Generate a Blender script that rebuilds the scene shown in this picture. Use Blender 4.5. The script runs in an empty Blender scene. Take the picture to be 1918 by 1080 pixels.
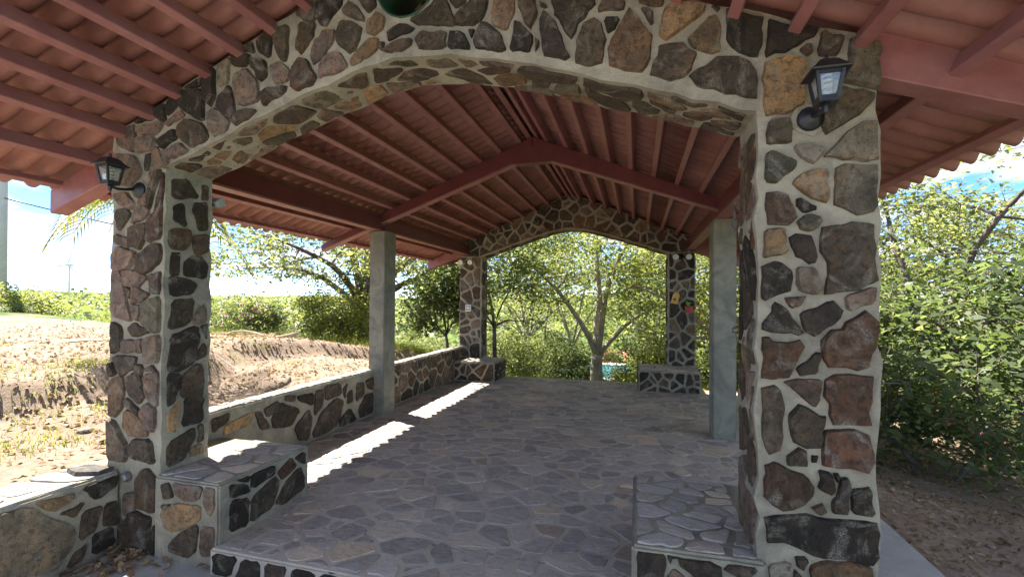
import bpy, bmesh, math, random
import numpy as np
from mathutils import Vector, Matrix, noise

random.seed(7)
SC = bpy.context.scene
COL = SC.collection

# ------------------------------------------------------------------ camera
cam = bpy.data.cameras.new('camera')
cam_o = bpy.data.objects.new('camera', cam)
COL.objects.link(cam_o)
cam.sensor_width = 36.0
cam.lens = 36.0 * 852.7 / 1918.0
cam.shift_y = 14.1 / 1918.0
cam.clip_start = 0.05
cam.clip_end = 6000.0
YAW, PITCH, ROLL = math.radians(15.378), math.radians(0.546), math.radians(0.371)
cam_o.matrix_world = (Matrix.Translation((0, 0, 1.43)) @ Matrix.Rotation(YAW, 4, 'Z') @ Matrix.Rotation(math.pi / 2 + PITCH, 4, 'X')
                      @ Matrix.Rotation(ROLL, 4, 'Z'))
SC.camera = cam_o
SC.render.resolution_x, SC.render.resolution_y = 1024, 576

# ------------------------------------------------------------------ sky, sun, exposure
SUN_EL = math.radians(52.0)
SUN_AZ = math.atan2(-1.0, 0.40)            # direction towards the sun: (sin, cos) of this angle
world = bpy.data.worlds.new('World')
SC.world = world
world.use_nodes = True
wt = world.node_tree
for n in list(wt.nodes):
    wt.nodes.remove(n)
def wn(t, **k):
    n = wt.nodes.new(t)
    for a, b in k.items():
        setattr(n, a, b)
    return n
sky = wn('ShaderNodeTexSky', sky_type='NISHITA', sun_disc=False, sun_elevation=SUN_EL, sun_rotation=SUN_AZ,
         air_density=0.36, dust_density=0.0, ozone_density=1.0)
tc = wn('ShaderNodeTexCoord')
sep = wn('ShaderNodeSeparateXYZ')
wt.links.new(tc.outputs['Generated'], sep.inputs[0])
def wmath(op, a, b):
    n = wn('ShaderNodeMath', operation=op)
    for i, v in enumerate((a, b)):
        if isinstance(v, (int, float)):
            n.inputs[i].default_value = v
        else:
            wt.links.new(v, n.inputs[i])
    return n.outputs[0]
zc = wmath('ADD', wmath('MAXIMUM', sep.outputs[2], 0.0), 0.16)
comb = wn('ShaderNodeCombineXYZ')
wt.links.new(wmath('DIVIDE', sep.outputs[0], zc), comb.inputs[0])
wt.links.new(wmath('DIVIDE', sep.outputs[1], zc), comb.inputs[1])
cn = wn('ShaderNodeTexNoise')
cn.inputs['Scale'].default_value = 2.1
cn.inputs['Detail'].default_value = 9.0
cn.inputs['Roughness'].default_value = 0.56
cn.inputs['Distortion'].default_value = 0.25
wt.links.new(comb.outputs[0], cn.inputs['Vector'])
cr = wn('ShaderNodeValToRGB')
cr.color_ramp.elements[0].position = 0.445
cr.color_ramp.elements[1].position = 0.575
wt.links.new(cn.outputs['Fac'], cr.inputs[0])
cmix = wn('ShaderNodeMixRGB')
cmix.inputs[2].default_value = (1.35, 1.33, 1.3, 1)
wt.links.new(wmath('MULTIPLY', cr.outputs[0], 0.85), cmix.inputs[0])
hs = wn('ShaderNodeHueSaturation')
hs.inputs['Saturation'].default_value = 1.2
hs.inputs['Value'].default_value = 0.5
wt.links.new(sky.outputs[0], hs.inputs['Color'])
wt.links.new(hs.outputs[0], cmix.inputs[1])
bg = wn('ShaderNodeBackground')
bg.inputs['Strength'].default_value = 0.1
wt.links.new(cmix.outputs[0], bg.inputs['Color'])
wo = wn('ShaderNodeOutputWorld')
wt.links.new(bg.outputs[0], wo.inputs['Surface'])

sun = bpy.data.lights.new('sun', 'SUN')
sun.energy = 2.15
sun.angle = math.radians(0.55)
sun.color = (1.0, 0.955, 0.87)
sun_o = bpy.data.objects.new('sun', sun)
COL.objects.link(sun_o)
sd = Vector((math.sin(SUN_AZ) * math.cos(SUN_EL), math.cos(SUN_AZ) * math.cos(SUN_EL), math.sin(SUN_EL)))
sun_o.rotation_euler = sd.to_track_quat('Z', 'Y').to_euler()
sun_o.location = sd * 30

vs = SC.view_settings
vs.view_transform = 'Standard'
vs.look = 'None'
vs.exposure = 3.55
vs.gamma = 1.0
vs.use_curve_mapping = False
SC.render.engine = 'CYCLES'
SC.cycles.max_bounces = 8
SC.cycles.diffuse_bounces = 4
SC.cycles.transparent_max_bounces = 6
SC.cycles.sample_clamp_indirect = 6.0
SC.cycles.use_denoising = True

# ------------------------------------------------------------------ helpers: materials
MAT = {}
def srgb(r, g, b):
    f = lambda c: (c / 255 / 12.92) if c / 255 <= 0.04045 else ((c / 255 + 0.055) / 1.055) ** 2.4
    return (f(r), f(g), f(b), 1.0)

class NT:
    def __init__(s, name):
        s.m = bpy.data.materials.new(name)
        s.m.use_nodes = True
        s.t = s.m.node_tree
        s.b = s.t.nodes['Principled BSDF']
        s.out = s.t.nodes['Material Output']
        MAT[name] = s.m
    def n(s, typ, **k):
        q = s.t.nodes.new(typ)
        for a, b in k.items():
            setattr(q, a, b)
        return q
    def l(s, a, b):
        s.t.links.new(a, b)
    def coords(s, kind='Object'):
        return s.n('ShaderNodeTexCoord').outputs[kind]
    def worldpos(s):
        return s.n('ShaderNodeNewGeometry').outputs['Position']
    def noise(s, scale, detail=4, rough=0.55, vec=None, dist=0.0):
        q = s.n('ShaderNodeTexNoise')
        q.inputs['Scale'].default_value = scale
        q.inputs['Detail'].default_value = detail
        q.inputs['Roughness'].default_value = rough
        q.inputs['Distortion'].default_value = dist
        s.l(vec if vec is not None else s.worldpos(), q.inputs['Vector'])
        return q.outputs['Fac']
    def ramp(s, fac, stops):
        q = s.n('ShaderNodeValToRGB')
        e = q.color_ramp.elements
        while len(e) > 1:
            e.remove(e[0])
        e[0].position, e[0].color = stops[0][0], stops[0][1]
        for p, c in stops[1:]:
            k = e.new(p)
            k.color = c
        s.l(fac, q.inputs[0])
        return q.outputs[0]
    def mix(s, fac, a, b, mode='MIX'):
        q = s.n('ShaderNodeMixRGB', blend_type=mode)
        for i, v in enumerate((fac, a, b)):
            if isinstance(v, (int, float)):
                q.inputs[i].default_value = v
            elif isinstance(v, tuple):
                q.inputs[i].default_value = v
            else:
                s.l(v, q.inputs[i])
        return q.outputs[0]
    def mapr(s, fac, a, b, c, d):
        q = s.n('ShaderNodeMapRange')
        q.inputs[1].default_value, q.inputs[2].default_value, q.inputs[3].default_value, q.inputs[4].default_value = a, b, c, d
        s.l(fac, q.inputs[0])
        return q.outputs[0]
    def bump(s, h, strength, dist=0.01):
        q = s.n('ShaderNodeBump')
        q.inputs['Strength'].default_value = strength
        q.inputs['Distance'].default_value = dist
        s.l(h, q.inputs['Height'])
        s.l(q.outputs[0], s.b.inputs['Normal'])
    def base(s, c, rough=0.8, spec=0.3):
        if isinstance(c, tuple):
            s.b.inputs['Base Color'].default_value = c
        else:
            s.l(c, s.b.inputs['Base Color'])
        if isinstance(rough, float):
            s.b.inputs['Roughness'].default_value = rough
        else:
            s.l(rough, s.b.inputs['Roughness'])
        s.b.inputs['Specular IOR Level'].default_value = spec

G = lambda v: (v, v, v, 1)

def mat_stone():
    m = NT('field_stone')
    oc = m.n('ShaderNodeObjectInfo')
    rnd = m.n('ShaderNodeVectorMath', operation='ADD')
    m.l(m.worldpos(), rnd.inputs[0])
    cx = m.n('ShaderNodeCombineXYZ')
    sc = m.n('ShaderNodeMath', operation='MULTIPLY'); sc.inputs[1].default_value = 37.0
    m.l(oc.outputs['Random'], sc.inputs[0]); m.l(sc.outputs[0], cx.inputs[0]); m.l(sc.outputs[0], cx.inputs[2])
    m.l(cx.outputs[0], rnd.inputs[1])
    v = rnd.outputs[0]
    big = m.noise(9, 5, 0.62, v, 0.6)
    mid = m.noise(34, 6, 0.65, v, 0.3)
    fine = m.noise(170, 4, 0.7, v)
    c = m.mix(1.0, oc.outputs['Color'], m.ramp(big, [(0.28, (0.5, 0.5, 0.5, 1)), (0.5, (1, 1, 1, 1)), (0.72, (1.7, 1.45, 1.15, 1))]), 'MULTIPLY')
    rust = m.noise(14, 5, 0.6, v, 1.2)
    c = m.mix(m.mapr(rust, 0.55, 0.7, 0, 0.55), c, m.mix(1.0, oc.outputs['Color'], (1.75, 1.05, 0.6, 1), 'MULTIPLY'))
    c = m.mix(m.mapr(mid, 0.5, 0.62, 0, 0.8), c, m.mix(1.0, oc.outputs['Color'], (0.42, 0.42, 0.42, 1), 'MULTIPLY'))
    speck = m.noise(260, 3, 0.7, v)
    c = m.mix(m.mapr(speck, 0.62, 0.72, 0.0, 0.5), c, (0.30, 0.27, 0.22, 1))
    c = m.mix(m.mapr(fine, 0.42, 0.7, 0.0, 0.5), c, (0.018, 0.015, 0.012, 1))
    # cement smeared over the face, mostly as scraps
    dustn = m.noise(7, 4, 0.6, v, 1.4)
    sm = m.n('ShaderNodeMath', operation='MULTIPLY')
    m.l(m.mapr(dustn, 0.53, 0.72, 0, 1), sm.inputs[0]); m.l(m.mapr(fine, 0.40, 0.56, 0, 0.8), sm.inputs[1])
    c = m.mix(sm.outputs[0], c, (0.31, 0.285, 0.23, 1))
    m.base(c, m.mapr(mid, 0.3, 0.7, 0.95, 0.72), 0.2)
    h = m.mix(0.45, big, mid)
    h = m.mix(0.3, h, fine)
    m.bump(h, 1.0, 0.03)

def mat_paving():
    m = NT('paving_stone')
    oc = m.n('ShaderNodeObjectInfo')
    at = m.n('ShaderNodeAttribute', attribute_name='tone')
    v = m.worldpos()
    big = m.noise(7, 5, 0.62, v, 0.8)
    mp = m.n('ShaderNodeMapping'); mp.inputs['Scale'].default_value = (18, 46, 18)
    m.l(v, mp.inputs[0])
    layer = m.noise(1.0, 6, 0.66, mp.outputs[0], 0.8)
    fine = m.noise(150, 4, 0.7, v)
    tone = at.outputs['Color']
    c = m.mix(1.0, tone, m.ramp(layer, [(0.3, (0.6, 0.6, 0.62, 1)), (0.5, (1, 1, 1, 1)), (0.72, (1.35, 1.3, 1.22, 1))]), 'MULTIPLY')
    c = m.mix(m.mapr(fine, 0.4, 0.7, 0, 0.35), c, (0.06, 0.06, 0.065, 1))
    dust = m.noise(2.3, 6, 0.65, v, 0.6)
    dm = m.n('ShaderNodeMath', operation='MULTIPLY')
    m.l(m.mapr(dust, 0.40, 0.64, 0.12, 0.9), dm.inputs[0]); m.l(m.mapr(layer, 0.35, 0.6, 0.35, 1), dm.inputs[1])
    c = m.mix(dm.outputs[0], c, (0.40, 0.36, 0.315, 1))
    m.base(c, 0.9, 0.12)
    h = m.mix(0.5, big, layer); h = m.mix(0.2, h, fine)
    m.bump(h, 0.6, 0.012)

def mat_simple(name, c1, c2, scale=8, rough=0.85, bump=0.3, bscale=60, dist=0.006, spec=0.3, stain=None, detail=5):
    m = NT(name)
    a = m.noise(scale, detail, 0.6)
    c = m.mix(m.mapr(a, 0.32, 0.68, 0, 1), c1, c2)
    if stain:
        s = m.noise(stain[0], 5, 0.65, None, 1.2)
        c = m.mix(m.mapr(s, stain[1], stain[2], 0, stain[4]), c, stain[3])
    f = m.noise(bscale, 5, 0.65)
    c = m.mix(m.mapr(f, 0.35, 0.7, 0.0, 0.22), c, m.mix(1.0, c, G(0.5), 'MULTIPLY'))
    m.base(c, rough, spec)
    if bump:
        m.bump(m.mix(0.4, f, a), bump, dist)
    return m

def mat_leaf(name, stops, transl=0.58, rough=0.42):
    m = NT(name)
    ge = m.n('ShaderNodeNewGeometry')
    rnd = ge.outputs['Random Per Island']
    oi = m.n('ShaderNodeObjectInfo')
    big = m.noise(0.9, 3, 0.6)
    q = m.n('ShaderNodeMath', operation='ADD')
    m.l(m.mapr(rnd, 0, 1, 0, 0.62), q.inputs[0]); m.l(m.mapr(big, 0.3, 0.7, 0, 0.38), q.inputs[1])
    c = m.ramp(q.outputs[0], stops)
    c = m.mix(1.0, c, m.ramp(oi.outputs['Random'], [(0, (0.82, 0.86, 0.8, 1)), (1, (1.15, 1.12, 1.0, 1))]), 'MULTIPLY')
    m.base(c, rough, 0.25)
    tr = m.n('ShaderNodeBsdfTranslucent')
    m.l(m.mix(1.0, c, (1.4, 1.42, 0.8, 1), 'MULTIPLY'), tr.inputs['Color'])
    mx = m.n('ShaderNodeMixShader')
    mx.inputs[0].default_value = transl
    m.l(m.b.outputs[0], mx.inputs[1]); m.l(tr.outputs[0], mx.inputs[2])
    m.l(mx.outputs[0], m.out.inputs['Surface'])

def mat_bark(name, c1, c2, scale=14):
    m = NT(name)
    mp = m.n('ShaderNodeMapping'); mp.inputs['Scale'].default_value = (scale, scale, scale * 0.25)
    m.l(m.worldpos(), mp.inputs[0])
    a = m.noise(1.0, 6, 0.7, mp.outputs[0], 0.5)
    b = m.noise(3.0, 4, 0.6)
    c = m.mix(m.mapr(a, 0.35, 0.65, 0, 1), c1, c2)
    c = m.mix(m.mapr(b, 0.45, 0.7, 0, 0.5), c, (0.30, 0.28, 0.25, 1))
    m.base(c, 0.9, 0.2)
    m.bump(a, 0.7, 0.02)

def mat_glass():
    m = NT('lantern_glass')
    m.b.inputs['Base Color'].default_value = (0.9, 0.93, 0.9, 1)
    m.b.inputs['Roughness'].default_value = 0.06
    m.b.inputs['Transmission Weight'].default_value = 0.9
    m.b.inputs['IOR'].default_value = 1.5

def mat_water():
    m = NT('pool_water')
    m.base((0.04, 0.24, 0.32, 1), 0.1, 0.5)
    m.bump(m.noise(6, 2), 0.15, 0.02)

def mat_ground():
    m = NT('ground_soil')
    pos = m.worldpos()
    sp = m.n('ShaderNodeSeparateXYZ'); m.l(pos, sp.inputs[0])
    a = m.noise(1.6, 7, 0.65, None, 0.5)
    b = m.noise(22, 6, 0.7)
    f = m.noise(95, 4, 0.7)
    soil = m.ramp(a, [(0.3, (0.19, 0.138, 0.10, 1)), (0.5, (0.28, 0.21, 0.155, 1)), (0.7, (0.38, 0.30, 0.235, 1))])
    soil = m.mix(m.mapr(b, 0.4, 0.65, 0, 0.6), soil, (0.12, 0.082, 0.058, 1))
    soil = m.mix(m.mapr(f, 0.55, 0.75, 0, 0.6), soil, (0.42, 0.34, 0.27, 1))
    # where nothing was cleared, grass and low growth cover the soil
    at = m.n('ShaderNodeAttribute', attribute_name='grass')
    g = m.ramp(m.noise(0.5, 8, 0.7), [(0.3, (0.035, 0.065, 0.015, 1)), (0.5, (0.085, 0.13, 0.03, 1)), (0.7, (0.17, 0.2, 0.06, 1))])
    g = m.mix(m.mapr(b, 0.4, 0.7, 0, 0.5), g, (0.04, 0.07, 0.02, 1))
    q = m.n('ShaderNodeMath', operation='ADD')
    m.l(at.outputs['Fac'], q.inputs[0]); m.l(m.mapr(a, 0.3, 0.7, -0.35, 0.35), q.inputs[1])
    c = m.mix(m.mapr(q.outputs[0], 0.4, 0.6, 0, 1), soil, g)
    m.base(c, 0.95, 0.1)
    m.bump(m.mix(0.4, b, f), 0.8, 0.03)

mat_stone(); mat_paving(); mat_glass(); mat_water(); mat_ground()
mat_simple('mortar', (0.265, 0.24, 0.175, 1), (0.395, 0.36, 0.27, 1), 5, 0.95, 1.0, 60, 0.016, 0.15, (3.6, 0.46, 0.68, (0.17, 0.155, 0.125, 1), 0.75))
mat_simple('floor_mortar', (0.43, 0.375, 0.30, 1), (0.56, 0.49, 0.395, 1), 4, 0.9, 0.5, 90, 0.006, 0.2, (2.0, 0.5, 0.7, (0.33, 0.30, 0.265, 1), 0.6))
mat_simple('red_paint', (0.225, 0.085, 0.078, 1), (0.30, 0.135, 0.122, 1), 6, 0.42, 0.12, 45, 0.003, 0.45, (2.5, 0.5, 0.75, (0.40, 0.135, 0.12, 1), 0.45))
mat_simple('dark_red_paint', (0.11, 0.027, 0.028, 1), (0.15, 0.04, 0.04, 1), 5, 0.4, 0.1, 45, 0.003, 0.45)
mat_simple('red_sheet', (0.235, 0.10, 0.077, 1), (0.34, 0.155, 0.122, 1), 3, 0.55, 0.15, 50, 0.002, 0.35, (1.6, 0.5, 0.75, (0.20, 0.075, 0.06, 1), 0.6))
mat_simple('dark_cap', (0.045, 0.045, 0.045, 1), (0.075, 0.07, 0.065, 1), 9, 0.6, 0.1)
mat_simple('column_concrete', (0.22, 0.21, 0.16, 1), (0.30, 0.285, 0.22, 1), 3, 0.8, 0.25, 40, 0.004, 0.25, (4.0, 0.42, 0.62, (0.15, 0.145, 0.12, 1), 0.75))
mat_simple('pad_concrete', (0.33, 0.32, 0.295, 1), (0.43, 0.415, 0.385, 1), 2.5, 0.9, 0.5, 70, 0.006, 0.2, (1.3, 0.45, 0.7, (0.25, 0.235, 0.21, 1), 0.7))
mat_simple('black_metal', (0.012, 0.013, 0.016, 1), (0.022, 0.023, 0.026, 1), 20, 0.42, 0.2, 120, 0.002, 0.5)
mat_simple('white_plastic', (0.72, 0.71, 0.67, 1), (0.8, 0.79, 0.76, 1), 20, 0.4, 0.0)
mat_simple('lamp_face', (0.60, 0.59, 0.54, 1), (0.7, 0.69, 0.64, 1), 30, 0.25, 0.0)
mat_simple('green_lining', (0.016, 0.05, 0.026, 1), (0.022, 0.065, 0.035, 1), 8, 0.35, 0.1)
mat_simple('grey_steel', (0.20, 0.21, 0.19, 1), (0.27, 0.28, 0.25, 1), 9, 0.5, 0.1)
mat_simple('rust_iron', (0.07, 0.055, 0.05, 1), (0.14, 0.115, 0.1, 1), 30, 0.7, 0.3, 90)
mat_simple('pole_concrete', (0.42, 0.41, 0.40, 1), (0.52, 0.51, 0.49, 1), 2, 0.85, 0.2)
mat_simple('peach_wall', (0.62, 0.40, 0.27, 1), (0.70, 0.48, 0.33, 1), 1.5, 0.9, 0.2)
mat_simple('cream_wall', (0.72, 0.62, 0.45, 1), (0.78, 0.68, 0.5, 1), 1.5, 0.9, 0.2)
mat_simple('roof_tile', (0.36, 0.13, 0.09, 1), (0.46, 0.2, 0.15, 1), 4, 0.9, 0.3)
mat_simple('window_dark', (0.03, 0.035, 0.04, 1), (0.05, 0.055, 0.06, 1), 4, 0.2, 0.0)
mat_simple('ornament_yellow', (0.62, 0.36, 0.08, 1), (0.72, 0.44, 0.12, 1), 20, 0.7, 0.2)
mat_simple('ornament_red', (0.42, 0.06, 0.05, 1), (0.5, 0.09, 0.07, 1), 20, 0.7, 0.2)
mat_simple('ornament_green', (0.12, 0.42, 0.08, 1), (0.18, 0.52, 0.12, 1), 20, 0.7, 0.2)
mat_simple('dry_leaf', (0.20, 0.115, 0.06, 1), (0.36, 0.235, 0.14, 1), 30, 0.85, 0.0)
mat_simple('dead_frond', (0.34, 0.25, 0.16, 1), (0.46, 0.36, 0.25, 1), 20, 0.9, 0.2)
mat_simple('bougainvillea', (0.55, 0.07, 0.25, 1), (0.65, 0.12, 0.32, 1), 10, 0.7, 0.0)
mat_bark('dark_bark', (0.045, 0.036, 0.03, 1), (0.13, 0.105, 0.085, 1))
mat_bark('pale_bark', (0.20, 0.165, 0.13, 1), (0.42, 0.37, 0.31, 1))
mat_leaf('leaf_olive', [(0.0, (0.077, 0.098, 0.049, 1)), (0.45, (0.148, 0.174, 0.081, 1)), (0.8, (0.259, 0.270, 0.142, 1)), (0.96, (0.383, 0.347, 0.221, 1)), (1.0, (0.420, 0.227, 0.142, 1))])
mat_leaf('leaf_lime', [(0.0, (0.097, 0.127, 0.046, 1)), (0.45, (0.205, 0.226, 0.074, 1)), (0.8, (0.342, 0.342, 0.139, 1)), (1.0, (0.490, 0.431, 0.242, 1))])
mat_leaf('leaf_deep', [(0.0, (0.048, 0.076, 0.039, 1)), (0.5, (0.101, 0.132, 0.068, 1)), (0.85, (0.172, 0.201, 0.107, 1)), (0.97, (0.285, 0.276, 0.174, 1)), (1.0, (0.356, 0.196, 0.116, 1))])
mat_leaf('leaf_fresh', [(0.0, (0.080, 0.110, 0.055, 1)), (0.5, (0.154, 0.188, 0.093, 1)), (0.95, (0.296, 0.298, 0.177, 1)), (1.0, (0.376, 0.221, 0.131, 1))])
mat_leaf('leaf_palm', [(0.0, (0.10, 0.14, 0.03, 1)), (0.6, (0.2, 0.22, 0.05, 1)), (1.0, (0.48, 0.30, 0.07, 1))], 0.35)
mat_leaf('leaf_grass', [(0.0, (0.121, 0.163, 0.028, 1)), (0.6, (0.270, 0.300, 0.066, 1)), (1.0, (0.459, 0.375, 0.132, 1))], 0.35, 0.6)
mat_leaf('leaf_litter', [(0.0, (0.11, 0.062, 0.036, 1)), (0.4, (0.24, 0.15, 0.09, 1)), (0.8, (0.40, 0.28, 0.18, 1)), (1.0, (0.55, 0.44, 0.32, 1))], 0.1, 0.85)

# ------------------------------------------------------------------ helpers: objects
def obj(name, verts, faces, mat, parent=None, smooth=False):
    me = bpy.data.meshes.new(name)
    me.from_pydata([tuple(v) for v in verts], [], faces)
    me.materials.append(MAT[mat])
    if smooth:
        me.polygons.foreach_set('use_smooth', [True] * len(me.polygons))
    me.update()
    o = bpy.data.objects.new(name, me)
    COL.objects.link(o)
    if parent is not None:
        o.parent = parent
        o.matrix_parent_inverse = Matrix.Translation(parent.location).inverted() if parent.type == 'EMPTY' else Matrix()
    return o

def big_mesh(name, V, F, mat, parent=None, smooth=False):
    """V (n,3) array, F (m,k) index array with one k."""
    me = bpy.data.meshes.new(name)
    k = F.shape[1]
    me.vertices.add(len(V)); me.vertices.foreach_set('co', np.ascontiguousarray(V, np.float32).ravel())
    me.loops.add(F.size); me.loops.foreach_set('vertex_index', np.ascontiguousarray(F, np.int32).ravel())
    me.polygons.add(len(F)); me.polygons.foreach_set('loop_start', np.arange(0, F.size, k, dtype=np.int32))
    me.polygons.foreach_set('loop_total', np.full(len(F), k, np.int32))
    if smooth:
        me.polygons.foreach_set('use_smooth', np.ones(len(F), bool))
    me.materials.append(MAT[mat])
    me.update(calc_edges=True)
    o = bpy.data.objects.new(name, me)
    COL.objects.link(o)
    if parent is not None:
        o.parent = parent
        o.matrix_parent_inverse = Matrix.Translation(parent.location).inverted() if parent.type == 'EMPTY' else Matrix()
    return o

def tag(o, label, cat, group=None):
    o['label'] = label
    o['category'] = cat
    if group:
        o['group'] = group
    return o

def struct(o, kind='structure'):
    o['kind'] = kind
    return o

def empty(name, loc, label, cat, group=None):
    e = bpy.data.objects.new(name, None)
    COL.objects.link(e)
    e.location = loc
    e.empty_display_size = 0.1
    return tag(e, label, cat, group)

class MB:
    """Collects shapes for one mesh."""
    def __init__(s):
        s.v, s.f = [], []
    def add(s, v, f):
        b = len(s.v)
        s.v += [Vector(q) for q in v]
        s.f += [tuple(i + b for i in q) for q in f]
        return s
    def box(s, x0, x1, y0, y1, z0, z1):
        v = [(x, y, z) for z in (z0, z1) for y in (y0, y1) for x in (x0, x1)]
        return s.add(v, [(0, 2, 3, 1), (4, 5, 7, 6), (0, 1, 5, 4), (2, 6, 7, 3), (0, 4, 6, 2), (1, 3, 7, 5)])
    def beam(s, a, b, w, h, up=(0, 0, 1)):
        a, b = Vector(a), Vector(b)
        d = (b - a).normalized()
        x = d.cross(Vector(up)).normalized()
        u = x.cross(d)
        v = [p + x * i * w / 2 + u * j * h / 2 for p in (a, b) for j in (-1, 1) for i in (-1, 1)]
        return s.add(v, [(0, 1, 3, 2), (4, 6, 7, 5), (0, 4, 5, 1), (2, 3, 7, 6), (0, 2, 6, 4), (1, 5, 7, 3)])
    def tube(s, pts, rad, n=8, caps=True):
        pts = [Vector(p) for p in pts]
        rad = rad if isinstance(rad, (list, tuple)) else [rad] * len(pts)
        b = len(s.v)
        for i, p in enumerate(pts):
            d = (pts[min(i + 1, len(pts) - 1)] - pts[max(i - 1, 0)]).normalized()
            r = Vector((0, 0, 1)) if abs(d.z) < 0.95 else Vector((1, 0, 0))
            x = d.cross(r).normalized(); y = d.cross(x)
            s.v += [p + (x * math.cos(t) + y * math.sin(t)) * rad[i] for t in [2 * math.pi * k / n for k in range(n)]]
        for i in range(len(pts) - 1):
            for k in range(n):
                s.f.append((b + i * n + k, b + i * n + (k + 1) % n, b + (i + 1) * n + (k + 1) % n, b + (i + 1) * n + k))
        if caps:
            s.f.append(tuple(b + k for k in range(n))[::-1])
            s.f.append(tuple(b + (len(pts) - 1) * n + k for k in range(n)))
        return s
    def build(s, name, mat, parent=None, smooth=False, bevel=0.0):
        o = obj(name, s.v, s.f, mat, parent, smooth)
        bm = bmesh.new(); bm.from_mesh(o.data)
        bmesh.ops.recalc_face_normals(bm, faces=bm.faces)
        if bevel:
            bmesh.ops.bevel(bm, geom=list(bm.edges), offset=bevel, segments=1, affect='EDGES')
        bm.to_mesh(o.data); bm.free()
        return o

def rough_box(name, x0, x1, y0, y1, z0, z1, mat, parent=None, step=0.13, jit=0.005, bev=0.012):
    bm = bmesh.new()
    bmesh.ops.create_cube(bm, size=1.0)
    for v in bm.verts:
        v.co = Vector(((x0 + x1) / 2 + v.co.x * (x1 - x0), (y0 + y1) / 2 + v.co.y * (y1 - y0), (z0 + z1) / 2 + v.co.z * (z1 - z0)))
    for ax, a, b in ((0, x0, x1), (1, y0, y1), (2, z0, z1)):
        for k in range(1, max(1, int((b - a) / step))):
            co = [0, 0, 0]; no = [0, 0, 0]; no[ax] = 1
            co[ax] = a + (b - a) * k / max(1, int((b - a) / step))
            bmesh.ops.bisect_plane(bm, geom=list(bm.verts) + list(bm.edges) + list(bm.faces), plane_co=co, plane_no=no)
    sharp = [e for e in bm.edges if len(e.link_faces) == 2 and e.calc_face_angle() > 0.5]
    bmesh.ops.bevel(bm, geom=sharp, offset=bev, segments=2, affect='EDGES')
    for v in bm.verts:
        v.co += noise.noise_vector(v.co * 7.3) * jit
    me = bpy.data.meshes.new(name)
    bm.to_mesh(me); bm.free()
    me.materials.append(MAT[mat])
    o = bpy.data.objects.new(name, me)
    COL.objects.link(o)
    if parent is not None:
        o.parent = parent
        o.matrix_parent_inverse = Matrix.Translation(parent.location).inverted() if parent.type == 'EMPTY' else Matrix()
    return o

# ------------------------------------------------------------------ helpers: stones
TONE = {'k': (0.050, 0.041, 0.031), 'd': (0.092, 0.070, 0.049), 'r': (0.105, 0.064, 0.040), 'p': (0.19, 0.14, 0.104), 'o': (0.098, 0.088, 0.058),
        'g': (0.18, 0.155, 0.105), 'w': (0.27, 0.24, 0.18), 't': (0.34, 0.225, 0.115), 'b': (0.19, 0.128, 0.075)}
MIX = 'kkkkdddddddrrrppppobgt'
FLOORTONE = [((0.41, 0.36, 0.31), 9), ((0.33, 0.292, 0.255), 6), ((0.47, 0.41, 0.345), 6), ((0.53, 0.445, 0.345), 4), ((0.60, 0.47, 0.33), 2), ((0.43, 0.325, 0.245), 2), ((0.29, 0.26, 0.23), 4)]
def tone(rs, key=None):
    c = TONE[key or rs.choice(MIX)]
    j = rs.uniform(0.8, 1.25)
    return (c[0] * j * rs.uniform(0.94, 1.06), c[1] * j, c[2] * j * rs.uniform(0.93, 1.07), 1)

def clip_half(poly, a, b, c):
    """keep a*x + b*y <= c"""
    out = []
    for i in range(len(poly)):
        p, q = poly[i], poly[(i + 1) % len(poly)]
        dp, dq = a * p[0] + b * p[1] - c, a * q[0] + b * q[1] - c
        if dp <= 0:
            out.append(p)
        if dp * dq < 0:
            t = dp / (dp - dq)
            out.append((p[0] + (q[0] - p[0]) * t, p[1] + (q[1] - p[1]) * t))
    return out

def area(p):
    return 0.5 * sum(p[i][0] * p[(i + 1) % len(p)][1] - p[(i + 1) % len(p)][0] * p[i][1] for i in range(len(p)))

def chaikin(p, r=0.24):
    out = []
    for i in range(len(p)):
        a, b = p[i], p[(i + 1) % len(p)]
        out += [(a[0] + (b[0] - a[0]) * r, a[1] + (b[1] - a[1]) * r), (a[0] + (b[0] - a[0]) * (1 - r), a[1] + (b[1] - a[1]) * (1 - r))]
    return out

def dedupe(p, eps):
    out = []
    for q in p:
        if not out or (q[0] - out[-1][0]) ** 2 + (q[1] - out[-1][1]) ** 2 > eps * eps:
            out.append(q)
    while len(out) > 3 and (out[0][0] - out[-1][0]) ** 2 + (out[0][1] - out[-1][1]) ** 2 < eps * eps:
        out.pop()
    return out

def rag(p, rs, seg, amp):
    """break long edges and roughen the outline"""
    out = []
    for i in range(len(p)):
        a, b = p[i], p[(i + 1) % len(p)]
        L = math.hypot(b[0] - a[0], b[1] - a[1])
        n = max(1, min(4, round(L / seg)))
        for k in range(n):
            t = k / n
            j = amp if k else amp * 0.4
            out.append((a[0] + (b[0] - a[0]) * t + rs.uniform(-j, j), a[1] + (b[1] - a[1]) * t + rs.uniform(-j, j)))
    return out

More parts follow.
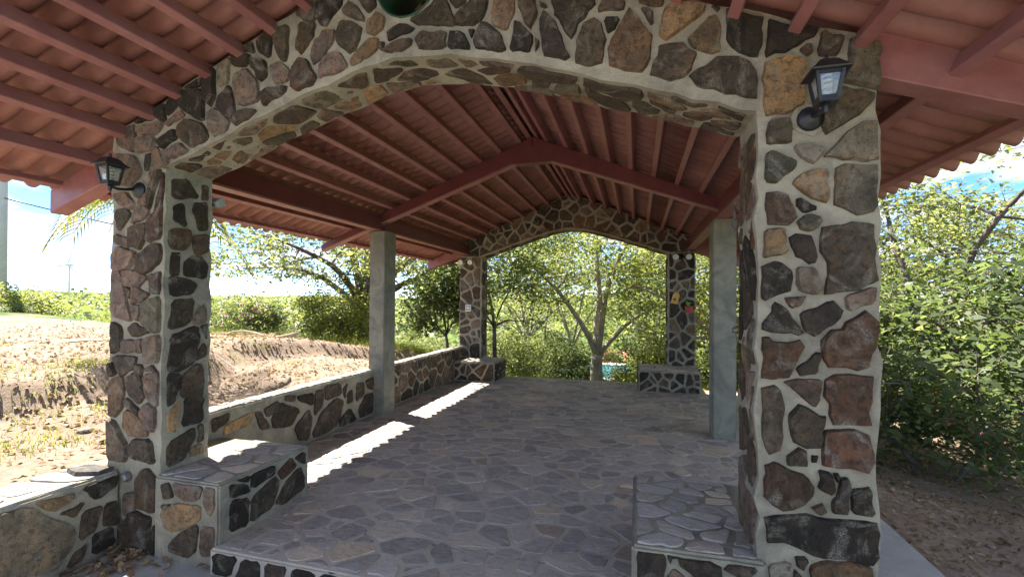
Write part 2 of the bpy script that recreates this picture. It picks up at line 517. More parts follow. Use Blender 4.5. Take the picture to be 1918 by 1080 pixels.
def cells(seeds, rect, gap, rs, stretch=(1, 1), weights=None, near=26):
    """Voronoi cells of the seeds in rect = (a0,a1,b0,b1), shrunk by half the joint."""
    S = np.array(seeds) / np.array(stretch)
    W = np.zeros(len(S)) if weights is None else np.array(weights)
    out = []
    for i in range(len(S)):
        d = ((S - S[i]) ** 2).sum(1)
        nb = np.argsort(d)[1:near]
        g = gap * rs.uniform(0.6, 1.5)
        a0, a1, b0, b1 = rect
        poly = [(a0 / stretch[0], b0 / stretch[1]), (a1 / stretch[0], b0 / stretch[1]), (a1 / stretch[0], b1 / stretch[1]), (a0 / stretch[0], b1 / stretch[1])]
        for j in nb:
            n = S[j] - S[i]
            L = math.sqrt(d[j])
            if L < 1e-6:
                continue
            n = n / L
            m = S[i] + n * (L / 2 + (W[i] - W[j]) / (2 * L))
            poly = clip_half(poly, n[0], n[1], float(n @ m) - g / 2)
            if len(poly) < 3:
                break
        if len(poly) >= 3:
            out.append([(p[0] * stretch[0], p[1] * stretch[1]) for p in poly])
        else:
            out.append(None)
    return out

def scatter(rect, n, rs, tries=12):
    """best-candidate points with uneven spacing"""
    a0, a1, b0, b1 = rect
    P = np.array([[rs.uniform(a0, a1), rs.uniform(b0, b1)]])
    for _ in range(n - 1):
        best, bd = None, -1
        for _ in range(rs.choice((2, 3, 5, tries))):
            q = np.array([rs.uniform(a0, a1), rs.uniform(b0, b1)])
            d = ((P - q) ** 2).sum(1).min()
            if d > bd:
                best, bd = q, d
        P = np.vstack([P, best])
    return P

class Plane:
    """A wall face: a point (a, b) on it, raised by h."""
    def __init__(s, o, u, v, n):
        s.o, s.u, s.v, s.n = Vector(o), Vector(u), Vector(v), Vector(n)
    def __call__(s, a, b, h):
        return s.o + s.u * a + s.v * b + s.n * h

def stone_geo(poly, face, rs, rise=0.012, bev=0.006, seg=0.042, amp=0.006, soft=True):
    p = dedupe(poly, 0.012)
    if len(p) < 3 or abs(area(p)) < 0.0006:
        return None
    if area(p) < 0:
        p = p[::-1]
    if soft and len(p) < 11:
        p = chaikin(p, 0.14)
    p = dedupe(rag(p, rs, seg, amp), 0.008)
    if len(p) < 3:
        return None
    cx, cy = sum(q[0] for q in p) / len(p), sum(q[1] for q in p) / len(p)
    h = rise * rs.uniform(0.6, 1.4)
    ta, tb = rs.uniform(-0.018, 0.018), rs.uniform(-0.018, 0.018)
    v, f, n = [], [], len(p)
    for q in p:
        v.append(face(q[0], q[1], -0.014))
    for q in p:
        L = max(1e-4, math.hypot(q[0] - cx, q[1] - cy))
        k = max(0.5, 1 - bev / L * rs.uniform(0.6, 1.6))
        v.append(face(cx + (q[0] - cx) * k, cy + (q[1] - cy) * k, h + (q[0] - cx) * ta + (q[1] - cy) * tb + rs.uniform(-0.002, 0.002)))
    v.append(face(cx, cy, h + rs.uniform(-0.001, 0.004)))
    for i in range(n):
        j = (i + 1) % n
        f.append((i, j, n + j, n + i))
        f.append((n + i, n + j, 2 * n))
    return v, f

def stone(poly, face, rs, parent, key=None, name='stone', **k):
    g = stone_geo(poly, face, rs, **k)
    if g is None:
        return None
    o = obj(name, g[0], g[1], 'field_stone', parent)
    o.color = tone(rs, key)
    return o

def wall_stones(rect, n, face, parent, seed, gap=0.022, stretch=(1, 1), clip=None, avoid=None, keys=None, **k):
    rs = random.Random(seed)
    S = scatter(rect, n, rs)
    S = S * 1.0
    for poly in cells(S, rect, gap, rs, stretch):
        if poly is None:
            continue
        if clip:
            for h in clip:
                poly = clip_half(poly, *h)
                if len(poly) < 3:
                    break
        if len(poly) < 3:
            continue
        c = (sum(p[0] for p in poly) / len(poly), sum(p[1] for p in poly) / len(poly))
        if avoid and avoid(c):
            continue
        stone(poly, face, rs, parent, rs.choice(keys) if keys else None, **k)

def traced(key, face, parent, seed, fix=None, swell=0.007, **k):
    rs = random.Random(seed)
    for line in TRACED[key].strip().splitlines():
        q = line.split()
        poly = [tuple(map(float, t.split(','))) for t in q[1:]]
        cx, cy = sum(p[0] for p in poly) / len(poly), sum(p[1] for p in poly) / len(poly)
        sw = swell if swell > 0 else (0.016 if cx < -2.2 else 0.010 if cx < -0.9 else 0.005)
        poly = [(p[0] + (p[0] - cx) / max(0.02, math.hypot(p[0] - cx, p[1] - cy)) * sw, p[1] + (p[1] - cy) / max(0.02, math.hypot(p[0] - cx, p[1] - cy)) * sw) for p in poly]
        if fix:
            poly = fix(poly)
        if len(poly) >= 3:
            stone(poly, face, rs, parent, q[0], soft=len(poly) < 9, **k)

# outlines of the stones one can pick out, in metres on their wall face (tone letter, then corner points)
TRACED = {}
TRACED['front'] = '''
k 0.370,2.739 0.510,2.686 0.517,2.654 0.507,2.593 0.509,2.521 0.491,2.474 0.456,2.479 0.386,2.529 0.368,2.565 0.366,2.644
k 0.561,2.691 0.715,2.657 0.729,2.625 0.721,2.565 0.702,2.531 0.644,2.499 0.596,2.477 0.562,2.478 0.525,2.467 0.517,2.494 0.529,2.559 0.534,2.622 0.542,2.654
d 0.754,2.633 0.813,2.631 0.812,2.513 0.794,2.439 0.719,2.442 0.713,2.488 0.732,2.580
g 0.840,2.553 0.908,2.502 0.937,2.469 0.933,2.278 0.869,2.303 0.800,2.328 0.825,2.386 0.822,2.451
d 0.644,2.478 0.673,2.503 0.698,2.491 0.698,2.462 0.676,2.447
t 0.517,2.447 0.607,2.463 0.647,2.457 0.672,2.424 0.679,2.357 0.670,2.259 0.611,2.217 0.522,2.215 0.511,2.279 0.506,2.373
d 0.799,2.304 0.868,2.283 0.909,2.266 0.914,2.245 0.874,2.198 0.857,2.184 0.748,2.119 0.727,2.150 0.734,2.198 0.763,2.248
o 0.531,2.199 0.611,2.204 0.625,2.153 0.621,2.091 0.524,2.092 0.521,2.139
g 0.925,2.160 0.925,2.077 0.931,2.004 0.889,1.996 0.803,2.006 0.740,2.030 0.786,2.083 0.822,2.131 0.874,2.158
w 0.625,2.070 0.639,2.089 0.733,2.072 0.744,2.058 0.707,1.998 0.661,2.021
o 0.520,2.055 0.547,2.071 0.613,2.034 0.642,2.014 0.638,1.990 0.586,1.949 0.564,1.927 0.519,1.935
t 0.619,1.925 0.642,1.957 0.707,1.980 0.753,1.978 0.755,1.834 0.695,1.854 0.641,1.895
g 0.778,1.978 0.810,1.995 0.926,1.985 0.930,1.917 0.924,1.819 0.913,1.791 0.852,1.779 0.773,1.828 0.770,1.910
r 0.522,1.895 0.567,1.896 0.608,1.880 0.636,1.816 0.643,1.783 0.617,1.751 0.606,1.748 0.528,1.754 0.521,1.823
k 0.633,1.858 0.655,1.865 0.709,1.824 0.709,1.808 0.665,1.794 0.640,1.824
o 0.636,1.759 0.658,1.782 0.694,1.796 0.723,1.787 0.733,1.766 0.722,1.738 0.683,1.719 0.650,1.729
b 0.517,1.736 0.588,1.745 0.600,1.682 0.613,1.648 0.598,1.628 0.508,1.612 0.516,1.673
k 0.610,1.698 0.635,1.717 0.690,1.707 0.707,1.661 0.715,1.616 0.710,1.587 0.685,1.588 0.631,1.619 0.620,1.660
d 0.726,1.740 0.800,1.750 0.835,1.760 0.916,1.744 0.919,1.648 0.924,1.514 0.866,1.483 0.807,1.472 0.737,1.461 0.748,1.542 0.745,1.594 0.721,1.640 0.718,1.697
k 0.504,1.577 0.557,1.604 0.590,1.599 0.623,1.565 0.630,1.532 0.618,1.479 0.559,1.454 0.521,1.432 0.502,1.442
p 0.637,1.577 0.710,1.575 0.727,1.518 0.723,1.469 0.705,1.461 0.647,1.478 0.633,1.511
r 0.588,1.446 0.632,1.454 0.676,1.453 0.657,1.416 0.617,1.404
p 0.807,1.456 0.917,1.498 0.921,1.427 0.837,1.393 0.817,1.404
k 0.543,1.413 0.559,1.434 0.599,1.409 0.639,1.347 0.671,1.302 0.649,1.289 0.587,1.297 0.501,1.313 0.498,1.342 0.543,1.388
k 0.650,1.388 0.765,1.442 0.803,1.400 0.799,1.371 0.767,1.335 0.710,1.286 0.678,1.302 0.657,1.343
r 0.728,1.274 0.763,1.319 0.802,1.321 0.813,1.347 0.882,1.399 0.928,1.360 0.922,1.281 0.900,1.221 0.889,1.169 0.852,1.156 0.821,1.167 0.751,1.165 0.731,1.225
r 0.508,1.279 0.538,1.286 0.553,1.265 0.608,1.264 0.649,1.273 0.668,1.245 0.648,1.203 0.610,1.116 0.551,1.103 0.503,1.108 0.511,1.191
k 0.706,1.223 0.730,1.219 0.715,1.134 0.647,1.121 0.633,1.158
d 0.588,1.096 0.651,1.117 0.733,1.116 0.728,1.031 0.707,0.993 0.653,1.036 0.614,1.075
r 0.740,1.112 0.775,1.138 0.827,1.144 0.907,1.135 0.900,0.945 0.832,0.935 0.769,0.935 0.752,0.976 0.756,1.016 0.739,1.048
d 0.502,1.070 0.555,1.087 0.577,1.069 0.598,0.983 0.583,0.925 0.593,0.864 0.581,0.809 0.539,0.783 0.518,0.817 0.504,0.899 0.513,0.983
d 0.613,0.968 0.646,1.009 0.724,0.966 0.745,0.967 0.734,0.902 0.726,0.833 0.676,0.825 0.626,0.846 0.612,0.906
r 0.738,0.908 0.768,0.916 0.845,0.921 0.893,0.902 0.911,0.831 0.905,0.770 0.891,0.747 0.820,0.763 0.732,0.766 0.733,0.845
d 0.596,0.783 0.642,0.833 0.677,0.813 0.682,0.762 0.611,0.747
k 0.690,0.808 0.717,0.808 0.719,0.772 0.690,0.773
r 0.518,0.748 0.554,0.763 0.616,0.733 0.666,0.726 0.701,0.673 0.700,0.633 0.665,0.595 0.593,0.553 0.552,0.577 0.514,0.614 0.517,0.684
k 0.714,0.748 0.766,0.741 0.775,0.669 0.765,0.651 0.716,0.666 0.726,0.709
k 0.766,0.738 0.790,0.738 0.780,0.698
k 0.790,0.721 0.819,0.727 0.833,0.697 0.822,0.579 0.764,0.573 0.762,0.623 0.782,0.647
k 0.831,0.686 0.904,0.702 0.917,0.577 0.829,0.580
d 0.685,0.586 0.730,0.617 0.749,0.588 0.724,0.560
k 0.518,0.524 0.593,0.550 0.675,0.562 0.744,0.554 0.924,0.558 0.929,0.422 0.910,0.386 0.815,0.389 0.693,0.389 0.633,0.421 0.582,0.434 0.530,0.427 0.525,0.481
d 0.632,0.381 0.668,0.391 0.680,0.370 0.662,0.322 0.637,0.347
b 0.682,0.354 0.732,0.383 0.839,0.393 0.905,0.386 0.914,0.321 0.908,0.227 0.710,0.194
w 0.534,0.332 0.591,0.361 0.622,0.345 0.611,0.275 0.590,0.231 0.538,0.252
d 0.627,0.334 0.672,0.290 0.681,0.189 0.620,0.179
t 0.089,2.622 0.107,2.741 0.145,2.763 0.284,2.743 0.278,2.693 0.209,2.654 0.127,2.592
b 0.203,2.586 0.262,2.645 0.294,2.679 0.331,2.679 0.351,2.619 0.350,2.518 0.308,2.507 0.240,2.540
d 0.051,2.452 0.066,2.509 0.089,2.575 0.154,2.576 0.198,2.575 0.245,2.517 0.228,2.456 0.196,2.421 0.142,2.411
d 0.218,2.426 0.281,2.466 0.324,2.493 0.416,2.485 0.466,2.456 0.490,2.413 0.489,2.298 0.363,2.325 0.312,2.354 0.244,2.380
d 0.300,2.724 0.310,2.739 0.347,2.732 0.349,2.704 0.331,2.687
d 0.006,2.759 0.040,2.762 0.065,2.737 0.070,2.683 0.051,2.675
d 0.010,2.841 0.118,2.820 0.107,2.755 0.051,2.762 0.001,2.789
t 0.145,2.775 0.141,2.857 0.285,2.829 0.284,2.749
d 0.367,2.745 0.316,2.828 0.514,2.768 0.511,2.697
b -0.139,2.605 -0.111,2.661 -0.063,2.741 -0.041,2.775 0.000,2.730 0.026,2.682 0.064,2.632 0.056,2.526 0.014,2.467 -0.054,2.482 -0.129,2.515 -0.134,2.571
d -0.288,2.588 -0.282,2.655 -0.253,2.729 -0.198,2.750 -0.165,2.725 -0.141,2.644 -0.155,2.574 -0.158,2.530 -0.210,2.526 -0.282,2.548
k -0.159,2.741 -0.081,2.728 -0.100,2.687 -0.138,2.663
d -0.181,2.795 -0.164,2.836 -0.072,2.841 -0.057,2.806 -0.068,2.761 -0.181,2.775
k -0.399,2.857 -0.388,2.900 -0.291,2.922 -0.202,2.866 -0.192,2.813 -0.242,2.755 -0.275,2.733 -0.281,2.689 -0.304,2.664 -0.349,2.728 -0.388,2.797
k -0.461,2.776 -0.435,2.817 -0.406,2.783 -0.366,2.725 -0.338,2.647 -0.310,2.580 -0.333,2.570 -0.436,2.605 -0.447,2.687
d -0.570,2.870 -0.558,2.944 -0.481,2.923 -0.467,2.805 -0.500,2.739 -0.535,2.782
b -0.705,2.817 -0.698,2.970 -0.594,2.950 -0.577,2.842 -0.619,2.752 -0.687,2.781
k -0.586,2.803 -0.553,2.785 -0.488,2.711 -0.488,2.676 -0.506,2.630 -0.608,2.651 -0.595,2.728
k -0.482,2.704 -0.462,2.683 -0.462,2.649 -0.483,2.623
k -0.797,2.719 -0.774,2.781 -0.755,2.813 -0.711,2.800 -0.650,2.743 -0.623,2.656 -0.651,2.649 -0.787,2.687
k -0.458,2.867 -0.417,2.840 -0.434,2.831 -0.461,2.847
d -0.798,2.977 -0.717,2.956 -0.723,2.891 -0.749,2.830 -0.799,2.803 -0.915,2.831 -0.882,2.883 -0.824,2.921
d -1.152,2.893 -1.081,2.918 -1.020,2.956 -0.993,3.001 -0.954,2.969 -0.921,2.896 -0.892,2.818 -1.095,2.855
d -0.934,2.959 -0.940,3.015 -0.837,2.996 -0.837,2.924 -0.892,2.903
d -1.115,2.781 -1.088,2.820 -0.948,2.803 -0.948,2.709 -1.095,2.728
k -0.928,2.788 -0.851,2.784 -0.819,2.716 -0.819,2.686 -0.935,2.707
k -0.831,2.793 -0.787,2.789 -0.806,2.738
k -1.282,2.845 -1.215,2.894 -1.122,2.844 -1.136,2.828 -1.261,2.794 -1.285,2.808
b -1.403,2.923 -1.338,2.963 -1.288,2.929 -1.310,2.862 -1.360,2.839 -1.404,2.865
d -1.461,3.049 -1.432,3.095 -1.367,3.070 -1.352,2.997 -1.403,2.967
p -1.551,3.006 -1.513,3.045 -1.462,3.003 -1.418,2.944 -1.425,2.923 -1.543,2.979
k -1.723,3.049 -1.657,3.124 -1.551,3.091 -1.566,3.035 -1.619,2.992 -1.657,2.932 -1.696,2.945 -1.723,2.990
d -1.589,2.836 -1.566,2.930 -1.536,2.942 -1.440,2.896 -1.447,2.840 -1.477,2.773 -1.514,2.763 -1.582,2.822
p -1.759,2.782 -1.735,2.859 -1.673,2.915 -1.600,2.903 -1.619,2.834 -1.673,2.770 -1.743,2.730
p -1.704,2.728 -1.635,2.784 -1.559,2.766 -1.522,2.696 -1.567,2.669 -1.658,2.662 -1.704,2.649
b -1.507,2.719 -1.462,2.777 -1.397,2.819 -1.335,2.825 -1.339,2.759 -1.404,2.724 -1.492,2.691
d -1.328,2.789 -1.296,2.793 -1.303,2.753 -1.321,2.756
d -1.303,2.741 -1.240,2.788 -1.139,2.785 -1.150,2.755 -1.205,2.732
d -1.861,2.865 -1.829,2.974 -1.727,2.960 -1.750,2.881 -1.822,2.798 -1.853,2.830
d -1.886,2.626 -1.878,2.719 -1.830,2.779 -1.782,2.766 -1.720,2.664 -1.751,2.615 -1.846,2.600
d -1.877,3.049 -1.853,3.119 -1.821,3.154 -1.719,3.128 -1.727,2.977 -1.805,2.987
p -2.035,2.754 -1.979,2.782 -1.894,2.725 -1.912,2.656 -2.004,2.653
k -2.167,2.825 -2.066,2.800 -2.053,2.706 -2.104,2.681 -2.154,2.771
d -2.016,2.978 -1.905,2.975 -1.918,2.779 -1.954,2.784 -2.003,2.873
k -2.141,2.977 -2.041,3.002 -2.022,2.907 -2.035,2.806 -2.129,2.861
d -2.016,3.029 -1.991,3.086 -1.917,3.094 -1.917,3.023 -2.003,2.996
d -2.104,2.609 -2.041,2.632 -1.918,2.637 -1.930,2.598 -2.079,2.534
p -2.296,2.738 -2.206,2.768 -2.129,2.685 -2.110,2.579 -2.219,2.561 -2.270,2.577
k -2.402,2.614 -2.323,2.689 -2.284,2.537 -2.310,2.487 -2.416,2.563
g -2.416,2.808 -2.362,2.875 -2.310,2.846 -2.336,2.712 -2.402,2.689
k -2.524,2.823 -2.436,2.864 -2.429,2.639 -2.470,2.580 -2.511,2.628
k -2.296,2.855 -2.180,2.848 -2.206,2.789 -2.283,2.795
k -2.763,2.746 -2.649,2.808 -2.552,2.795 -2.545,2.707 -2.706,2.717
k -2.748,2.700 -2.531,2.684 -2.511,2.509 -2.552,2.503 -2.677,2.582
p -2.490,2.539 -2.429,2.564 -2.323,2.478 -2.349,2.428 -2.443,2.395 -2.483,2.453
d -2.284,2.474 -2.245,2.522 -2.129,2.519 -2.193,2.474 -2.277,2.447
d -2.698,2.475 -2.635,2.512 -2.524,2.478 -2.477,2.388 -2.607,2.336 -2.691,2.409
p -2.820,2.510 -2.705,2.574 -2.663,2.537 -2.791,2.490
k -2.864,2.404 -2.748,2.464 -2.720,2.412 -2.834,2.356
p -2.834,2.334 -2.705,2.377 -2.635,2.316 -2.762,2.273
k -2.806,2.685 -2.748,2.700 -2.727,2.610 -2.806,2.553
k -2.937,2.657 -2.835,2.689 -2.813,2.531 -2.878,2.539 -2.937,2.590
k -3.088,2.629 -2.952,2.625 -2.923,2.543 -3.072,2.537
p -3.242,2.544 -3.103,2.574 -3.072,2.469 -3.072,2.356 -3.210,2.403
p -3.049,2.512 -2.849,2.524 -2.849,2.491 -2.908,2.447 -3.049,2.467
p -3.057,2.445 -2.900,2.429 -2.922,2.353 -3.057,2.343
k -2.974,2.325 -2.930,2.332 -2.937,2.243 -2.974,2.235
p -2.922,2.309 -2.886,2.372 -2.842,2.291 -2.834,2.141 -2.937,2.165
p -2.827,2.289 -2.791,2.297 -2.791,2.242 -2.827,2.234
d -2.238,2.940 -2.167,2.971 -2.141,2.853 -2.231,2.876
p -3.226,2.347 -3.072,2.322 -3.011,2.215 -3.102,2.132 -3.225,2.163
p -3.230,2.087 -3.138,2.096 -3.066,2.031 -3.097,1.988 -3.189,2.023
d -3.209,1.987 -3.148,1.998 -3.096,1.958 -3.178,1.863 -3.209,1.895
p -3.086,1.912 -3.046,2.008 -2.946,1.994 -2.946,1.942 -3.056,1.903
d -3.096,1.882 -2.956,1.891 -2.966,1.817 -3.015,1.736 -3.096,1.762
r -2.946,1.905 -2.887,1.954 -2.829,1.929 -2.834,1.804 -2.946,1.775
d -2.937,2.105 -2.839,2.106 -2.839,1.996 -2.936,1.964
d -3.025,1.692 -2.907,1.766 -2.834,1.760 -2.848,1.650 -2.975,1.579 -3.035,1.610
p -3.225,1.835 -3.116,1.815 -3.116,1.740 -3.219,1.781
p -3.240,1.698 -3.188,1.757 -3.045,1.715 -3.106,1.619 -3.229,1.603
p -3.006,2.080 -2.956,2.084 -2.956,2.010 -3.036,2.014
p -3.240,1.599 -3.167,1.590 -3.136,1.491 -3.075,1.311 -3.085,1.288 -3.239,1.317
p -3.157,1.597 -3.035,1.602 -2.946,1.556 -3.025,1.497 -3.141,1.506
d -2.936,1.571 -2.838,1.591 -2.838,1.459 -2.916,1.463
p -3.065,1.490 -3.025,1.494 -2.926,1.459 -2.985,1.408 -3.075,1.393
d -3.131,1.495 -3.060,1.479 -3.085,1.423
g -2.985,1.393 -2.838,1.444 -2.838,1.224 -2.906,1.223 -2.985,1.281
p -3.075,1.378 -3.000,1.382 -3.015,1.289 -3.055,1.303
d -3.239,1.271 -3.156,1.235 -3.156,1.099 -3.238,1.081
d -3.105,1.235 -3.055,1.273 -2.916,1.223 -3.055,1.184
p -3.146,1.159 -2.985,1.174 -2.980,1.088 -3.145,1.080
p -2.965,1.178 -2.838,1.202 -2.838,1.034 -2.955,1.030
d -3.228,1.059 -3.024,1.065 -3.044,0.997 -3.145,0.933 -3.197,0.992
d -3.259,0.997 -3.238,1.013 -3.202,0.954 -3.248,0.929
d -3.024,1.005 -2.974,1.007 -2.969,0.866 -3.034,0.953
r -2.965,0.985 -2.896,1.013 -2.843,0.968
b -3.254,0.902 -3.148,0.931 -3.123,0.872 -3.147,0.740 -3.196,0.678 -3.253,0.686
d -3.124,0.920 -3.052,0.958 -2.949,0.834 -2.996,0.767 -3.083,0.827
p -2.965,0.950 -2.849,0.978 -2.834,0.920 -2.849,0.758 -2.941,0.811
d -3.123,0.777 -3.099,0.802 -3.004,0.737 -3.012,0.701 -3.107,0.749
b -3.139,0.622 -3.115,0.718 -3.035,0.700 -2.910,0.580 -3.067,0.556
p -2.988,0.714 -2.941,0.776 -2.864,0.745 -2.872,0.606 -2.941,0.624
p -3.253,0.650 -3.196,0.630 -3.099,0.506 -3.098,0.400 -3.244,0.399
d -3.091,0.507 -3.043,0.523 -3.011,0.420 -3.083,0.449
d -3.051,0.540 -2.910,0.556 -2.864,0.410 -2.988,0.433
d -3.011,0.220 -2.995,0.327 -2.925,0.375 -2.848,0.319 -2.841,0.193 -2.863,0.109 -3.003,0.139
p -3.122,0.185 -3.027,0.213 -3.026,0.113 -3.114,0.056
d -3.138,0.006 -3.034,0.095 -2.894,0.071 -2.909,-0.000 -2.925,-0.130 -3.129,-0.112
k -2.894,-0.102 -2.833,0.055 -2.780,-0.018 -2.787,-0.133
'''
TRACED['br_f'] = '''
k 0.003,0.343 0.054,0.367 0.124,0.364 0.116,0.241 0.088,0.137 0.001,0.123
k 0.133,0.387 0.180,0.381 0.188,0.359 0.153,0.326 0.148,0.293 0.132,0.319
k 0.170,0.333 0.245,0.358 0.297,0.328 0.343,0.307 0.351,0.240 0.274,0.168 0.240,0.232 0.231,0.268 0.183,0.293
p 0.125,0.223 0.161,0.276 0.205,0.245 0.213,0.181 0.124,0.143
d 0.356,0.300 0.381,0.354 0.472,0.373 0.484,0.314 0.434,0.266
'''
TRACED['bl_f'] = '''
d -2.765,0.308 -2.706,0.331 -2.669,0.240 -2.735,0.222
p -2.677,0.329 -2.561,0.363 -2.448,0.330 -2.476,0.251 -2.561,0.224 -2.662,0.263
p -2.434,0.337 -2.317,0.355 -2.323,0.214 -2.392,0.162 -2.441,0.222
t -2.765,0.139 -2.647,0.209 -2.462,0.219 -2.455,0.133 -2.662,0.029 -2.735,0.053
d -2.765,0.184 -2.691,0.204 -2.721,0.150
d -2.706,-0.044 -2.618,0.035 -2.476,0.114 -2.490,-0.047 -2.561,-0.101 -2.691,-0.087
p -2.462,0.099 -2.337,0.104 -2.337,-0.058 -2.462,-0.087
'''
TRACED['bl_r'] = '''
k 2.178,0.330 2.292,0.285 2.327,0.224 2.184,0.238
k 2.184,0.227 2.320,0.192 2.306,0.024 2.177,0.041
k 2.210,0.340 2.320,0.339 2.306,0.291
k 2.335,0.327 2.518,0.333 2.518,0.259 2.335,0.233
d 2.335,0.174 2.518,0.246 2.576,0.199 2.518,0.046 2.334,0.022
r 2.559,0.268 2.672,0.326 2.726,0.247 2.593,0.198 2.551,0.259
d 2.534,0.064 2.619,0.169 2.763,0.234 2.811,0.121 2.801,0.057 2.601,0.022
k 2.708,0.307 2.802,0.323 2.811,0.231 2.764,0.261
'''
TRACED['wall_n'] = '''
g 1.558,0.336 1.670,0.312 1.891,0.094 1.891,0.005 1.806,-0.109 1.559,-0.017 1.483,0.181
t 1.697,0.321 1.890,0.295 1.878,0.248 1.781,0.233
d 1.811,0.205 1.942,0.228 1.890,0.153
k 1.922,0.312 2.137,0.329 2.123,0.254 2.009,0.206
d 1.929,0.166 2.036,0.163 1.995,0.027 1.916,0.006
d 2.050,0.165 2.123,0.157 2.138,0.005 2.037,0.038
k 1.982,0.003 2.094,0.010 2.108,-0.110 1.982,-0.112
r 1.891,-0.055 1.955,-0.029 1.929,-0.136 1.854,-0.137
'''
TRACED['wall_l'] = '''
d 2.770,0.498 2.922,0.513 2.901,0.446 2.780,0.399
t 2.901,0.427 3.146,0.467 3.134,0.364 2.881,0.352
d 3.182,0.448 3.243,0.305 3.344,0.287 3.243,0.443
d 3.281,0.464 3.438,0.498 3.424,0.409 3.319,0.394
k 3.371,0.361 3.466,0.482 3.713,0.360 3.593,0.240 3.397,0.272
d 3.652,0.202 3.840,0.330 3.889,0.227 3.839,0.015 3.713,0.075
d 3.536,0.525 3.653,0.509 3.638,0.454 3.536,0.487
k 3.683,0.494 3.907,0.486 3.890,0.364 3.714,0.448
d 3.941,0.491 4.063,0.485 4.044,0.329 3.923,0.253
d 4.081,0.515 4.327,0.506 4.346,0.385 4.098,0.364
d 3.906,0.086 4.044,0.258 4.267,0.352 4.386,0.301 4.305,0.096 4.152,0.016 3.939,0.019
k 4.345,0.110 4.510,0.196 4.640,0.008 4.344,0.010
d 4.387,0.427 4.469,0.480 4.427,0.317
d 4.469,0.360 4.554,0.394 4.575,0.260 4.468,0.257
d 4.642,0.448 4.780,0.431 4.779,0.296 4.641,0.245
d 4.686,0.129 4.826,0.286 5.128,0.282 5.152,-0.011 4.731,0.011
r 4.827,0.450 5.129,0.469 5.102,0.316 4.875,0.359
'''
TRACED['rev_l'] = '''
d 2.170,2.178 2.286,2.199 2.369,2.093 2.177,2.054
d 2.378,2.182 2.430,2.194 2.430,2.097 2.378,2.095
k 2.162,1.999 2.254,2.039 2.278,1.889 2.193,1.922
k 2.336,2.055 2.421,2.079 2.430,1.895 2.369,1.887 2.311,1.995
r 2.178,1.860 2.303,1.877 2.319,1.817 2.270,1.742 2.170,1.740
d 2.336,1.835 2.430,1.863 2.430,1.750 2.336,1.710
k 2.163,1.710 2.239,1.720 2.231,1.580 2.163,1.584
k 2.263,1.658 2.319,1.708 2.386,1.706 2.430,1.653 2.421,1.564 2.270,1.574
k 2.170,1.570 2.303,1.552 2.352,1.522 2.319,1.459 2.170,1.436
d 2.170,1.414 2.336,1.428 2.319,1.273 2.178,1.229
g 2.344,1.412 2.430,1.427 2.430,1.266 2.336,1.264
k 2.163,1.193 2.369,1.246 2.378,1.159 2.344,1.013 2.239,0.960 2.163,0.979
d 2.395,1.244 2.439,1.250 2.430,1.146
d 2.361,1.050 2.404,1.132 2.430,1.089 2.421,1.042 2.369,1.025
k 2.163,0.950 2.255,0.946 2.239,0.854 2.212,0.770 2.160,0.760
d 2.271,0.924 2.386,0.999 2.412,0.884 2.404,0.766 2.263,0.796
t 2.159,0.709 2.261,0.773 2.231,0.583 2.159,0.604
k 2.287,0.785 2.412,0.771 2.406,0.602 2.268,0.609
d 2.147,0.526 2.345,0.581 2.352,0.511 2.274,0.390 2.147,0.376
d 2.378,0.578 2.412,0.581 2.412,0.481 2.378,0.478
t 2.325,0.446 2.406,0.457 2.412,0.392 2.338,0.392
'''

# ------------------------------------------------------------------ measures of the pavilion (metres, floor at z = 0)
XC = -1.165
XL0, XL1, XR0, XR1 = -3.26, -2.82, 0.49, 0.93
Y0, Y0B = 2.14, 2.46
Y1, Y1B = 8.10, 8.42
GZ = -0.145                                   # concrete in front of the step
arch = lambda x: 2.835 - math.sqrt((0.352 * (x - XC)) ** 2 + 0.13 ** 2)
wtop = lambda x: 3.345 - 0.413 * abs(x - XC)
rsh = lambda d: 3.385 - 0.42 * d              # underside of the sheeting at distance d from the ridge

# ------------------------------------------------------------------ terrain
def smooth(t, a, b):
    t = np.clip((t - a) / (b - a), 0, 1)
    return t * t * (3 - 2 * t)

